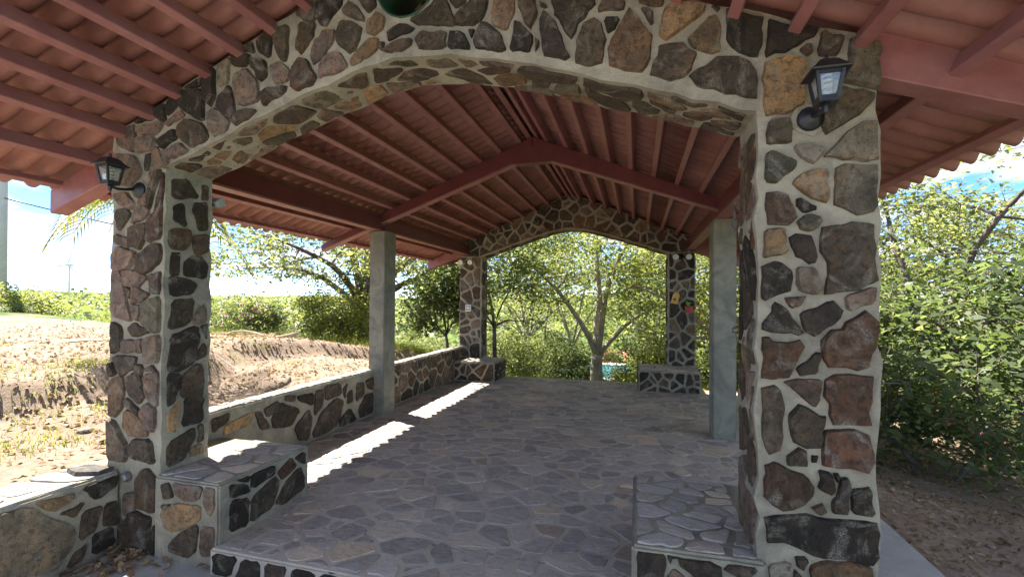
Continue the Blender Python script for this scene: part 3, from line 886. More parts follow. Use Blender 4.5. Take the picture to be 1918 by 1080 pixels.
def ground_h(x, y):
    x = np.asarray(x, float); y = np.asarray(y, float)
    d = np.maximum(0, -3.5 - x)
    bank = d - 1.55 - 0.25 * np.sin(y * 1.3) - 0.12 * np.sin(y * 3.7 + 1) + 0.05 * (y - 4)
    left = 0.33 + 0.07 * np.minimum(d, 1.8) + 0.27 * smooth(bank, 0, 0.45) + 0.045 * np.clip(d - 2.0, 0, 8) - 0.05 * np.clip(d - 14, 0, 60)
    fall = np.clip(y - 6.6, 0, None)
    left = left - 0.17 * fall - 0.06 * np.clip(y - 11, 0, None)
    mid = -0.19 - 0.235 * np.clip(y - 9.1, 0, None)
    r = np.maximum(0, x - 1.75)
    right = -0.2 - 0.10 * np.minimum(r, 2.2) - 0.30 * np.clip(r - 2.2, 0, 11) - 0.2 * np.clip(y - 8.9, 0, None)
    w = np.where(y < 8.3, 1.0, 0.0)
    wl = w * (x < -3.32) + (1 - w) * smooth(-x, 2.6, 4.6)
    z = left * wl + mid * (1 - wl)
    wr = smooth(x, 1.5, 2.0)
    z = z * (1 - wr) + right * wr
    floor = -3.4 - 0.42 * np.clip(np.hypot(x, y) - 35.5, 0, 9)
    z = np.maximum(z, floor)
    R = np.hypot(x, y)
    # beyond the valley the land rises to low hills
    hills = smooth(R, 60, 320) * (8.0 + 4.0 * np.sin(x * 0.011 + 1.3) + 3.0 * np.sin(y * 0.017 + x * 0.006))
    z = z + hills
    for s, a in ((2.1, 0.03), (5.3, 0.014), (0.6, 0.06)):
        z = z + a * np.sin(x * s + 1.7 * np.sin(y * s * 0.7)) * np.sin(y * s * 1.1 + 0.8) * np.where((np.abs(x - XC) < 3.1) & (y < 9), 0, 1)
    return z

def axis(lo, hi, fine_lo, fine_hi, fs, grow=1.16):
    a = list(np.arange(fine_lo, fine_hi + 1e-6, fs))
    s, v = fs, fine_hi
    while v < hi:
        s *= grow; v += s; a.append(v)
    s, v = fs, fine_lo
    while v > lo:
        s *= grow; v -= s; a.insert(0, v)
    return np.array(a)
ax = axis(-900, 900, -9, 5, 0.14)
ay = axis(-60, 1500, -0.5, 11, 0.14)
ax = np.sort(np.append(ax, [-3.325, -3.315]))
X, Y = np.meshgrid(ax, ay)
Z = ground_h(X, Y)
V = np.stack([X.ravel(), Y.ravel(), Z.ravel()], 1)
nx, ny = len(ax), len(ay)
I = (np.arange(ny - 1)[:, None] * nx + np.arange(nx - 1)[None, :]).ravel()
F = np.stack([I, I + 1, I + nx + 1, I + nx], 1)
ground = struct(big_mesh('ground', V, F, 'ground_soil', smooth=True))
ga = ground.data.attributes.new('grass', 'FLOAT', 'POINT')
gx, gy = V[:, 0], V[:, 1]
gr = np.clip(np.maximum.reduce([(gy - 10.0) / 2.5 + 0.25 * (gx < -4) * (gy - 9), (-gx - 9.5 - 0.9 * np.clip(7 - gy, -4, 4)) / 4, (gx - 6.0) / 2]), 0, 1)
ga.data.foreach_set('value', gr.astype(np.float32))

# concrete in front of the step and the apron along the open side
pad = struct(rough_box('path', -3.14, 1.745, -3.0, 2.135, -0.4, GZ, 'pad_concrete', step=0.4, jit=0.004))
apron = struct(rough_box('pavement', 1.06, 1.745, 2.14, 8.6, -0.4, -0.155, 'pad_concrete', step=0.4, jit=0.004))

# ------------------------------------------------------------------ floor and its paving stones
floor = struct(rough_box('floor', -3.15, 1.05, 2.46, 8.30, -0.35, 0.0, 'floor_mortar', step=0.16, jit=0.003))
rough_box('step_slab', -2.36, 0.0, 2.07, 2.461, -0.35, -0.001, 'floor_mortar', floor, step=0.16, jit=0.003)
def floor_h(x, y):
    return 0.0
rs = random.Random(21)
FR = (-3.14, 1.03, 2.10, 8.28)
S1 = scatter((-3.14, 1.03, 2.10, 4.4), 400, rs, 9)
S2 = scatter((-3.14, 1.03, 4.4, 8.28), 500, rs, 9)
SS = np.vstack([S1, S2])
wts = [rs.choice((0, 0, 0, 0.004, 0.010)) for _ in SS]
polys = cells(SS, FR, 0.019, rs, (1.0, 0.82), wts)
top = Plane((0, 0, 0), (1, 0, 0), (0, 1, 0), (0, 0, 1))
blocked = lambda c: (c[0] < -2.36 and c[1] < 2.84) or (c[0] > 0.0 and c[1] < 2.96) or (c[0] < -2.42 and c[1] > 7.55) or (c[0] > 0.05 and c[1] > 7.5)
pool_t = [c for c, n in FLOORTONE for _ in range(n)]
singles, rest = [], []
for poly in polys:
    if poly is None or len(poly) < 3:
        continue
    c = (sum(p[0] for p in poly) / len(poly), sum(p[1] for p in poly) / len(poly))
    if blocked(c) or area(poly) < 0.003:
        continue
    g = stone_geo(poly, top, rs, rise=0.005, bev=0.008, seg=0.07, amp=0.008)
    if g:
        j = rs.uniform(0.82, 1.2)
        t = rs.choice(pool_t)
        singles.append((area(poly) / (0.35 + c[1] ** 2), g, (t[0] * j, t[1] * j, t[2] * j, 1)))
singles.sort(key=lambda q: -q[0])
def set_tone(o, cols):
    a = o.data.attributes.new('tone', 'FLOAT_COLOR', 'FACE')
    a.data.foreach_set('color', np.array(cols, np.float32).ravel())
for k, (_, g, t) in enumerate(singles[:300]):
    o = obj('paving_stone', g[0], g[1], 'paving_stone', floor)
    set_tone(o, [t] * len(g[1]))
mb, cols = MB(), []
for _, g, t in singles[300:]:
    mb.add(g[0], g[1]); cols += [t] * len(g[1])
if cols:
    o = obj('small_paving', mb.v, mb.f, 'paving_stone', floor)
    o['kind'] = 'stuff'
    set_tone(o, cols)
# riser of the step
rise = Plane((0, 2.07, 0), (1, 0, 0), (0, 0, 1), (0, -1, 0))
wall_stones((-2.33, -0.03, GZ + 0.005, -0.015), 17, rise, floor, 5, gap=0.022, keys='kkkdd', name='riser_stone')

# ------------------------------------------------------------------ the two stone arches
def arch_core(name, y0, y1, oculus, parent):
    rs = random.Random(hash(name) % 97 if False else len(name))
    def run(a, b, step=0.09):
        n = max(1, int(math.hypot(b[0] - a[0], b[1] - a[1]) / step))
        return [(a[0] + (b[0] - a[0]) * t / n, a[1] + (b[1] - a[1]) * t / n) for t in range(n)]
    zb = -0.2
    out = run((XL0, zb), (XL0, wtop(XL0))) + run((XL0, wtop(XL0)), (XC, wtop(XC))) + run((XC, wtop(XC)), (XR1, wtop(XR1))) + run((XR1, wtop(XR1)), (XR1, zb))
    out += run((XR1, zb), (XR0, zb)) + run((XR0, zb), (XR0, arch(XR0)))
    out += [(XR0 + (XL1 - XR0) * t / 40, arch(XR0 + (XL1 - XR0) * t / 40)) for t in range(40)]
    out += run((XL1, arch(XL1)), (XL1, zb)) + run((XL1, zb), (XL0, zb))
    out = [(p[0] + rs.uniform(-0.013, 0.013), p[1] + rs.uniform(-0.010, 0.010)) for p in out]
    bm = bmesh.new()
    loops = [out]
    if oculus:
        loops.append([(oculus[0] + oculus[2] * math.cos(2 * math.pi * k / 40), oculus[1] + oculus[2] * math.sin(2 * math.pi * k / 40)) for k in range(40)])
    sides = []
    for y in (y0, y1):
        es, lv = [], []
        for lp in loops:
            vs_ = [bm.verts.new((p[0], y + rs.uniform(-0.003, 0.003), p[1])) for p in lp]
            lv.append(vs_)
            es += [bm.edges.new((vs_[i], vs_[(i + 1) % len(vs_)])) for i in range(len(vs_))]
        bmesh.ops.triangle_fill(bm, use_beauty=True, use_dissolve=False, edges=es)
        sides.append(lv)
    for la, lb in zip(*sides):
        for i in range(len(la)):
            j = (i + 1) % len(la)
            bm.faces.new((la[i], la[j], lb[j], lb[i]))
    bmesh.ops.recalc_face_normals(bm, faces=bm.faces)
    me = bpy.data.meshes.new(name)
    bm.to_mesh(me); bm.free()
    me.materials.append(MAT['mortar'])
    o = bpy.data.objects.new(name, me)
    COL.objects.link(o)
    if parent:
        o.parent = parent
        o.matrix_parent_inverse = Matrix.Translation(parent.location).inverted()
    return o

class Soffit:
    """Underside of the arch: a runs along x, b along y."""
    def __init__(s, y):
        s.y = y
    def __call__(s, a, b, h):
        e = 0.01
        sl = (arch(a + e) - arch(a - e)) / (2 * e)
        L = math.hypot(1, sl)
        return Vector((a + h * sl / L, b, arch(a) - h / L))

OC = (-1.175, 3.075, 0.165)
front = empty('stone_arch', (XC, 2.3, GZ), 'near fieldstone arch with pale mortar, round hole above and a lantern on each pillar', 'arch', 'stone arches of the pavilion')
arch_core('mortar_wall', Y0, Y0B, OC, front)
def fix_front(poly):
    poly = clip_half(poly, -0.413, 1, wtop(XC) + 0.413 * -XC - 0.012) if False else poly
    # under the roof line on both sides, above the arch, outside the round hole, inside the pillars
    poly = clip_half(poly, -0.413, 1, 3.345 - 0.413 * XC - 0.010)
    poly = clip_half(poly, 0.413, 1, 3.345 + 0.413 * XC - 0.010)
    poly = clip_half(poly, 1, 0, XR1 + 0.011)
    poly = clip_half(poly, -1, 0, -XL0 + 0.011)
    poly = clip_half(poly, 0, -1, 0.16)
    out = []
    for x, z in poly:
        if XL1 - 0.01 < x < XR0 + 0.01 and z > 1.9:
            z = max(z, arch(x) + 0.016)
        elif z <= 1.9 + 0.3 and XL1 - 0.012 < x < XC:
            x = XL1 - 0.012
        elif z <= 1.9 + 0.3 and XC < x < XR0 + 0.012:
            x = XR0 + 0.012
        r = math.hypot(x - OC[0], z - OC[1])
        if r < OC[2] + 0.02:
            k = (OC[2] + 0.02) / max(r, 1e-3)
            x, z = OC[0] + (x - OC[0]) * k, OC[1] + (z - OC[1]) * k
        out.append((x, z))
    return out
face_f = Plane((0, Y0, 0), (1, 0, 0), (0, 0, 1), (0, -1, 0))
traced('front', face_f, front, 11, fix_front, swell=-1, rise=0.021, bev=0.010)
face_l = Plane((XL1, 0, 0), (0, 1, 0), (0, 0, 1), (1, 0, 0))
clampy = lambda poly: [(min(max(p[0], Y0 + 0.03), Y0B - 0.012), p[1]) for p in poly]
traced('rev_l', face_l, front, 12, clampy, swell=0.013, rise=0.010)
face_r = Plane((XR0, 0, 0), (0, 1, 0), (0, 0, 1), (-1, 0, 0))
wall_stones((Y0 + 0.035, Y0B - 0.008, 0.37, 2.17), 19, face_r, front, 13, gap=0.02, stretch=(0.55, 1.0), keys='ppdddkrpb', rise=0.009)
wall_stones((XL1 + 0.02, XR0 - 0.03, Y0 + 0.03, Y0B - 0.012), 46, Soffit(Y0), front, 14, gap=0.018, stretch=(1.3, 0.8), keys='ddpogbgddopt', rise=0.008)
# green lining of the round hole
mb = MB()
n = 36
for k in range(n):
    t = 2 * math.pi * k / n
    for r in (OC[2] + 0.004, OC[2] - 0.006):
        for y in (Y0 - 0.008, Y0B + 0.01):
            mb.v.append(Vector((OC[0] + r * math.cos(t), y, OC[1] + r * math.sin(t))))
for k in range(n):
    a, b = 4 * k, 4 * ((k + 1) % n)
    mb.f += [(a, b, b + 1, a + 1), (a + 2, a + 3, b + 3, b + 2), (a, a + 2, b + 2, b), (a + 1, b + 1, b + 3, a + 3)]
mb.build('hole_lining', 'green_lining', front, True)

far = empty('stone_arch', (XC, 8.26, -0.1), 'far fieldstone arch framing the trees, with twin floodlights on its pillars', 'arch', 'stone arches of the pavilion')
arch_core('mortar_wall', Y1, Y1B, None, far)
face_ff = Plane((0, Y1, 0), (1, 0, 0), (0, 0, 1), (0, -1, 0))
UP = [(-0.413, 1, 3.345 - 0.413 * XC - 0.010), (0.413, 1, 3.345 + 0.413 * XC - 0.010)]
wall_stones((XL0 + 0.008, XL1 - 0.03, 0.02, 2.24), 27, face_ff, far, 31, gap=0.03, keys='dddrrpkbpd', rise=0.012)
wall_stones((XR0 + 0.03, XR1 - 0.008, 0.02, 2.24), 34, face_ff, far, 32, gap=0.03, keys='kkddkrpdb', rise=0.012)
rs = random.Random(33)
pts = []
while len(pts) < 62:
    x = rs.uniform(XL0 + 0.02, XR1 - 0.02)
    lo = max(arch(x), 2.22) if XL1 < x < XR0 else 2.26
    z = rs.uniform(lo + 0.03, wtop(x) - 0.03)
    if all((x - p[0]) ** 2 + (z - p[1]) ** 2 > 0.17 ** 2 for p in pts) or rs.random() < 0.01:
        pts.append((x, z))
for poly in cells(pts, (XL0 + 0.01, XR1 - 0.01, 2.0, 3.4), 0.03, rs):
    if poly is None:
        continue
    for h in UP:
        poly = clip_half(poly, *h) if len(poly) >= 3 else poly
    poly = dedupe(rag(poly, rs, 0.1, 0.003), 0.01) if len(poly) >= 3 else poly
    q = []
    for x, z in poly:
        lo = arch(x) + 0.03 if XL1 - 0.02 < x < XR0 + 0.02 else 2.255
        q.append((x, max(z, lo)))
    if len(q) >= 3:
        stone(q, face_ff, rs, far, rs.choice('dddrkpdb'), rise=0.012, soft=False)
wall_stones((Y1 + 0.03, Y1B - 0.02, 0.37, 2.17), 15, Plane((XL1, 0, 0), (0, 1, 0), (0, 0, 1), (1, 0, 0)), far, 34, gap=0.025, stretch=(0.6, 1), rise=0.01)
wall_stones((Y1 + 0.03, Y1B - 0.02, 0.37, 2.17), 15, Plane((XR0, 0, 0), (0, 1, 0), (0, 0, 1), (-1, 0, 0)), far, 35, gap=0.025, stretch=(0.6, 1), rise=0.01)
wall_stones((XL1 + 0.03, XR0 - 0.03, Y1 + 0.03, Y1B - 0.02), 34, Soffit(Y1), far, 36, gap=0.02, stretch=(1.3, 0.8), keys='ddpogbgd', rise=0.008)

# ------------------------------------------------------------------ benches
def bench(x0, x1, y0, y1, label, seeds, faces, z1=0.36, zb=-0.05, nook=None):
    e = empty('stone_bench', ((x0 + x1) / 2, (y0 + y1) / 2, zb), label, 'bench', 'fieldstone benches')
    rough_box('mortar_block', x0, x1, y0, y1, zb - 0.15, z1 - 0.012, 'mortar', e)
    if nook:                                   # the part that runs on behind the pillar
        rough_box('mortar_block', nook[0], nook[1], Y0B - 0.004, y1 - 0.004, zb - 0.15, z1 - 0.016, 'mortar', e)
    s = seeds
    lo = zb + 0.02
    if 'top' in faces:
        rs = random.Random(s)
        r = (x0 + 0.02, x1 - 0.02, y0 + 0.02, y1 - 0.02)
        S = scatter(r, faces['top'], rs)
        P = Plane((0, 0, z1 - 0.012), (1, 0, 0), (0, 1, 0), (0, 0, 1))
        for poly in cells(S, r, 0.018, rs, (1.15, 0.8)):
            if poly:
                g = stone_geo(poly, P, rs, rise=0.006, bev=0.008)
                if g:
                    o = obj('seat_stone', g[0], g[1], 'paving_stone', e)
                    t = rs.choice(pool_t); j = rs.uniform(0.8, 1.2)
                    set_tone(o, [(t[0] * j, t[1] * j, t[2] * j, 1)] * len(g[1]))
    if 'front' in faces:
        P = Plane((0, y0, 0), (1, 0, 0), (0, 0, 1), (0, -1, 0))
        if isinstance(faces['front'], str):
            traced(faces['front'], P, e, s + 1, lambda p: [(min(max(q[0], x0 + .01), x1 - 0.02), min(max(q[1], lo - 0.1), z1 - 0.03)) for q in p])
        else:
            wall_stones((x0 + 0.02, x1 - 0.02, lo, z1 - 0.04), faces['front'], P, e, s + 1, gap=0.026, keys='kkkdddrp')
    if 'right' in faces:
        P = Plane((x1, 0, 0), (0, 1, 0), (0, 0, 1), (1, 0, 0))
        if isinstance(faces['right'], str):
            traced(faces['right'], P, e, s + 2, lambda p: [(min(max(q[0], y0 + .02), y1 - 0.02), min(max(q[1], lo), z1 - 0.03)) for q in p])
        else:
            wall_stones((y0 + 0.02, y1 - 0.02, lo, z1 - 0.04), faces['right'], P, e, s + 2, gap=0.026, keys='kkkdddrp')
    if 'left' in faces:
        P = Plane((x0, 0, 0), (0, 1, 0), (0, 0, 1), (-1, 0, 0))
        wall_stones((y0 + 0.02, y1 - 0.02, lo, z1 - 0.04), faces['left'], P, e, s + 3, gap=0.026, keys='kkkdddrp')
    if 'back' in faces:
        P = Plane((0, y1, 0), (1, 0, 0), (0, 0, 1), (0, 1, 0))
        wall_stones((x0 + 0.02, x1 - 0.02, lo, z1 - 0.04), faces['back'], P, e, s + 4, gap=0.026, keys='kkkdddrp')
    return e
bench(-2.83, -2.335, 2.105, 2.86, 'low stone bench at the foot of the near pillar, a sunlit patch on its top', 51,
      {'top': 11, 'front': 'bl_f', 'right': 'bl_r', 'back': 6}, zb=-0.06, nook=(-3.14, -2.80))
bench(-0.02, 0.52, 2.105, 2.98, 'low stone bench under the near pillar with the big dark stones, wholly in shade', 56,
      {'top': 26, 'front': 'br_f', 'back': 8}, zb=-0.14, nook=(0.47, 0.925))
bench(-3.14, -2.38, 7.53, 8.24, 'far stone bench joined to the end of the long low wall', 61, {'top': 12, 'front': 9, 'right': 9}, zb=0.0)
bench(0.02, 0.945, 7.46, 8.25, 'far stone bench beside the pool view, below the hanging yellow ornament', 66, {'top': 14, 'front': 15, 'left': 9}, zb=0.0)

# ------------------------------------------------------------------ low walls on the bank side
def low_wall(x0, x1, y0, y1, z1, zb, label, cat, seed, n_top, n_face, trace=None, lim=None, swell=0.018):
    e = empty('low_wall', ((x0 + x1) / 2, (y0 + y1) / 2, zb), label, cat, 'low stone walls')
    rough_box('mortar_wall', x0, x1, y0, y1, zb - 0.15, z1 - 0.008, 'mortar', e)
    P = Plane((x1, 0, 0), (0, 1, 0), (0, 0, 1), (1, 0, 0))
    ya = y0 + 0.01
    if trace:
        traced(trace, P, e, seed, swell=swell, fix=lambda p: [(min(max(q[0], y0 + .01), y1 - 0.01), min(max(q[1], zb + 0.02), z1 - 0.025)) for q in p])
        ya = y0 + 0.01
    if n_face:
        wall_stones((ya, lim or y1 - 0.01, zb + 0.02, z1 - 0.025), n_face, P, e, seed + 1, gap=0.026, keys='dddkkrppb', rise=0.011)
    rs = random.Random(seed + 2)
    r = (x0 + 0.008, x1 - 0.008, y0 + 0.01, y1 - 0.01)
    T = Plane((0, 0, z1 - 0.008), (1, 0, 0), (0, 1, 0), (0, 0, 1))
    for poly in cells(scatter(r, n_top, rs), r, 0.016, rs, (0.9, 1.1)):
        if poly:
            g = stone_geo(poly, T, rs, rise=0.006, bev=0.008)
            if g:
                o = obj('coping_stone', g[0], g[1], 'paving_stone', e)
                t = rs.choice(((0.36, 0.33, 0.29), (0.30, 0.27, 0.23), (0.42, 0.38, 0.33), (0.25, 0.225, 0.2)))
                set_tone(o, [t + (1,)] * len(g[1]))
    return e
low_wall(-3.31, -3.15, 2.46, 5.00, 0.565, 0.0, 'long low stone wall between the near pillar and the slim concrete column', 'wall', 71, 20, 0, 'wall_l')
low_wall(-3.31, -3.15, 5.27, 8.09, 0.565, 0.0, 'low stone wall running from the slim concrete column to the far arch', 'wall', 76, 20, 34)
low_wall(-3.50, -3.15, -0.6, 2.13, 0.35, GZ, 'low stone wall outside the near arch, ending against the pillar', 'wall', 81, 22, 14, 'wall_n', 1.34, 0.008)

# ------------------------------------------------------------------ columns
def column(x0, x1, y0, y1, z0, z1, label):
    o = rough_box('concrete_column', x0, x1, y0, y1, z0, z1, 'column_concrete', None, 0.3, 0.003, 0.008)
    tag(o, label, 'column', 'plain concrete columns')
    return o
column(-3.215, -3.005, 4.99, 5.265, -0.1, 2.275, 'square grey concrete column rising from the low wall on the bank side')
column(0.762, 0.985, 5.12, 5.40, -0.1, 2.29, 'square grey concrete column on the open side, half hidden by the near pillar')

# ------------------------------------------------------------------ roof
RX = -1.15                                    # ridge
RY0, RY1 = 1.18, 9.2
DE = 2.86
roof = empty('pavilion_roof', (RX, 4.3, 2.2), 'red painted gable roof of corrugated sheets on steel purlins and rafters', 'roof')
PITCH_W = 0.148
rs = random.Random(19)
NP = 7                                        # waves in one sheet
RY1 = RY0 + 8 * NP * PITCH_W
for s in (-1, 1):
    for row, (da, db) in enumerate(((0.02, 1.52), (1.44, DE + 0.03))):
        for c in range(8):
            ya = RY0 + c * NP * PITCH_W
            ys = np.linspace(ya - 0.012, ya + NP * PITCH_W + 0.012, NP * 12 + 1)
            th = 2 * math.pi * (ys - RY0) / PITCH_W
            wv = 0.031 * (np.cos(th) + 0.2 * np.cos(2 * th)) + 0.036 + (0.007 if row == 0 else 0.0) + (0.0035 if c % 2 else 0.0) + rs.uniform(0, 0.002)
            ds = np.linspace(da, db + rs.uniform(-0.012, 0.012), 5)
            V = np.concatenate([np.stack([np.full_like(ys, RX + s * d), ys, rsh(d) + wv + off], 1) for off in (0.0, 0.003) for d in ds])
            m, k = len(ys), len(ds)
            F = []
            for L in range(2):
                for r in range(k - 1):
                    q = (L * k + r) * m + np.arange(m - 1)
                    F.append(np.stack([q, q + 1, q + m + 1, q + m], 1))
            for r in (0, k - 1):
                q = r * m + np.arange(m - 1); b = q + k * m
                F.append(np.stack([q, q + 1, b + 1, b], 1))
            big_mesh('corrugated_sheet', V, np.concatenate(F), 'red_sheet', roof, True)
mb = MB()
mb.add([(RX - 0.16, RY0, rsh(0.16) + 0.05), (RX, RY0, rsh(0) + 0.075), (RX + 0.16, RY0, rsh(0.16) + 0.05),
        (RX - 0.16, RY1, rsh(0.16) + 0.05), (RX, RY1, rsh(0) + 0.075), (RX + 0.16, RY1, rsh(0.16) + 0.05)], [(0, 1, 4, 3), (1, 2, 5, 4)])
mb.build('ridge_cap', 'dark_cap', roof)
MB().box(RX - 0.035, RX + 0.035, RY0, RY1, rsh(0) - 0.035, rsh(0) + 0.04).build('ridge_filler', 'dark_cap', roof)
PD = [0.075] + [0.185 + 0.2315 * k for k in range(9)] + [2.37, 2.74]
def slope_box(s, d, w, h, gap, y0, y1):
    """a bar along y whose top lies gap under the sheet, tilted with the roof"""
    n = Vector((s * 0.42, 0, 1)).normalized()
    t = Vector((s * 1, 0, -0.42)).normalized()
    c = Vector((RX + s * d, 0, rsh(d))) - n * (gap + h / 2)
    v = [c + t * i * w / 2 + n * j * h / 2 + Vector((0, y, 0)) for y in (y0, y1) for j in (-1, 1) for i in (-1, 1)]
    return MB().add(v, [(0, 1, 3, 2), (4, 6, 7, 5), (0, 4, 5, 1), (2, 3, 7, 6), (0, 2, 6, 4), (1, 5, 7, 3)])
for s in (-1, 1):
    for d in PD:
        slope_box(s, d, 0.05, 0.088 if d < 2.7 else 0.042, 0.0, RY0 + 0.02, RY1 - 0.02).build('purlin', 'red_paint', roof, bevel=0.004)
def rafter(y, w, s, d0, d1, zt, zb, mat):
    P = [(d0, zt(d0)), (d1, zt(d1)), (d1, zb(d1)), (d0, zb(d0))]
    v = [(RX + s * d, yy, z) for yy in (y - w / 2, y + w / 2) for d, z in P]
    return MB().add(v, [(0, 1, 2, 3), (4, 7, 6, 5), (0, 4, 5, 1), (1, 5, 6, 2), (2, 6, 7, 3), (3, 7, 4, 0)]).build('rafter', mat, roof, bevel=0.005)
top_l, bot_l = (lambda d: 3.285 - 0.4145 * d), (lambda d: 3.075 - 0.362 * d)
for s in (-1, 1):
    rafter(5.06, 0.10, s, 0.0, 2.79, top_l, bot_l, 'dark_red_paint')
    rafter(5.06, 0.105, s, 0.0, 2.795, lambda d: bot_l(d) + 0.004, lambda d: bot_l(d) - 0.014, 'red_paint')  # lighter red strip: bounce light on the rafter's lower edge, put into the colour
    for y in (2.27 if s < 0 else 2.205, 8.26):
        up = 0.03 if s < 0 else 0.085 if y < 3 else 0.0
        rafter(y, 0.11, s, 2.05, 2.83, lambda d: rsh(d) - 0.045 + up, lambda d: rsh(d) - 0.255 + up + 0.06 * (d - 2.05), 'red_paint')
MB().add([(RX + a, y, z) for y in (5.005, 5.115) for a, z in ((-0.24, 3.18), (0.24, 3.18), (0.24, 2.988), (0.20, 2.985), (-0.20, 2.985), (-0.24, 2.988))],
         [(0, 1, 2, 3, 4, 5), (11, 10, 9, 8, 7, 6)] + [(i, i + 6, (i + 1) % 6 + 6, (i + 1) % 6) for i in range(6)]).build('gusset_plate', 'dark_red_paint', roof)
for s, xb in ((-1, -3.12), (1, 0.84)):
    for ya, yb in ((2.47, 5.005), (5.115, 8.09)):
        MB().box(xb - 0.055, xb + 0.055, ya, yb, 2.30, 2.452).build('longitudinal_beam', 'dark_red_paint', roof, bevel=0.004)
        MB().box(xb - 0.06, xb + 0.06, ya, yb, 2.282, 2.30).build('bounce_lit_flange', 'red_paint', roof)  # lower flange in lighter red, painting the bounce light on the beam's underside

# ------------------------------------------------------------------ wall lanterns
def lantern(px, pz, label):
    e = empty('wall_lantern', (px, Y0 - 0.012, pz), label, 'lantern', 'black wall lanterns')
    y = Y0 - 0.175                            # axis of the lamp body
    zb = pz - 0.02
    mb = MB()
    n = 14
    prof = [(0.0, 0.050), (0.012, 0.050), (0.020, 0.040), (0.034, 0.026), (0.045, 0.012)]
    mb.tube([(px, Y0 - 0.004 - a, pz) for a, r in prof], [r for a, r in prof], n)
    mb.build('back_plate', 'black_metal', e, True)
    mb = MB().tube([(px, Y0 - 0.04, pz), (px, Y0 - 0.085, pz - 0.012), (px, Y0 - 0.135, pz - 0.02), (px, y, pz - 0.012), (px, y, pz + 0.0)], [0.010, 0.009, 0.009, 0.011, 0.016], 8)
    mb.tube([(px, y, pz - 0.045), (px, y, pz - 0.032), (px, y, pz - 0.02), (px, y, pz - 0.008)], [0.004, 0.012, 0.009, 0.014], 8)
    mb.build('arm', 'black_metal', e, True)
    z0, z1 = pz + 0.006, pz + 0.104
    w0, w1 = 0.029, 0.043
    mb = MB()
    mb.box(px - w0 - 0.004, px + w0 + 0.004, y - w0 - 0.004, y + w0 + 0.004, z0 - 0.012, z0)
    C = [(-1, -1), (1, -1), (1, 1), (-1, 1)]
    for a, b in C:
        mb.beam((px + a * w0, y + b * w0, z0), (px + a * w1, y + b * w1, z1), 0.011, 0.011, (0, 1, 0))
    for i in range(4):
        a, b = C[i], C[(i + 1) % 4]
        for w, z in ((w0, z0 + 0.005), (w1, z1 - 0.005)):
            mb.beam((px + a[0] * w, y + a[1] * w, z), (px + b[0] * w, y + b[1] * w, z), 0.009, 0.012)
    mb.build('frame', 'black_metal', e)
    for i in range(4):
        a, b = C[i], C[(i + 1) % 4]
        k0, k1 = w0 - 0.003, w1 - 0.003
        v = [(px + a[0] * k0, y + a[1] * k0, z0 + 0.004), (px + b[0] * k0, y + b[1] * k0, z0 + 0.004), (px + b[0] * k1, y + b[1] * k1, z1 - 0.004), (px + a[0] * k1, y + a[1] * k1, z1 - 0.004)]
        nrm = Vector((a[0] + b[0], a[1] + b[1], 0)).normalized() * 0.002
        v = [Vector(q) for q in v] + [Vector(q) - nrm for q in v]
        MB().add(v, [(0, 1, 2, 3), (7, 6, 5, 4), (0, 4, 5, 1), (1, 5, 6, 2), (2, 6, 7, 3), (3, 7, 4, 0)]).build('pane', 'lantern_glass', e)
    mb = MB()
    prof = [(0.065, z1 + 0.000), (0.067, z1 + 0.005), (0.058, z1 + 0.012), (0.043, z1 + 0.029), (0.032, z1 + 0.044), (0.021, z1 + 0.053), (0.007, z1 + 0.057)]
    for w, z in prof:
        mb.v += [Vector((px + a * w, y + b * w, z)) for a, b in C]
    for r in range(len(prof) - 1):
        for i in range(4):
            mb.f.append((r * 4 + i, r * 4 + (i + 1) % 4, r * 4 + 4 + (i + 1) % 4, r * 4 + 4 + i))
    mb.f += [(3, 2, 1, 0), tuple((len(prof) - 1) * 4 + i for i in range(4))]
    cap = mb.build('cap', 'black_metal', e)
    MB().tube([(px, y, z1 + 0.055), (px, y, z1 + 0.062), (px, y, z1 + 0.067), (px, y, z1 + 0.074), (px, y, z1 + 0.079)], [0.006, 0.009, 0.005, 0.008, 0.002], 8).build('finial', 'black_metal', cap, True)
    mb = MB()
    mb.tube([(px, y, z0), (px, y, z0 + 0.028)], 0.014, 10)
    mb.tube([(px + 0.016 * math.cos(t), y + 0.016 * math.sin(t), z0 + 0.034 + 0.0062 * t / 1.0 * 0.55) for t in np.linspace(0, 7 * math.pi, 56)], 0.0048, 6)
    mb.build('spiral_bulb', 'white_plastic', e, True)
    rs = random.Random(int(px * 100))
    pts = [(px + 0.076 * math.cos(t) * rs.uniform(0.8, 1.15), pz + 0.078 * math.sin(t) * rs.uniform(0.8, 1.2)) for t in [2 * math.pi * k / 14 for k in range(14)]]
    g = stone_geo(pts, face_f, rs, rise=0.006, soft=False)
    obj('mortar_patch', g[0], g[1], 'mortar', front)
lantern(-3.02, 2.105, 'black wall lantern with a spiral bulb on the pillar beside the grassy bank')
lantern(0.685, 2.185, 'black wall lantern on the large stones of the pillar at the open side')

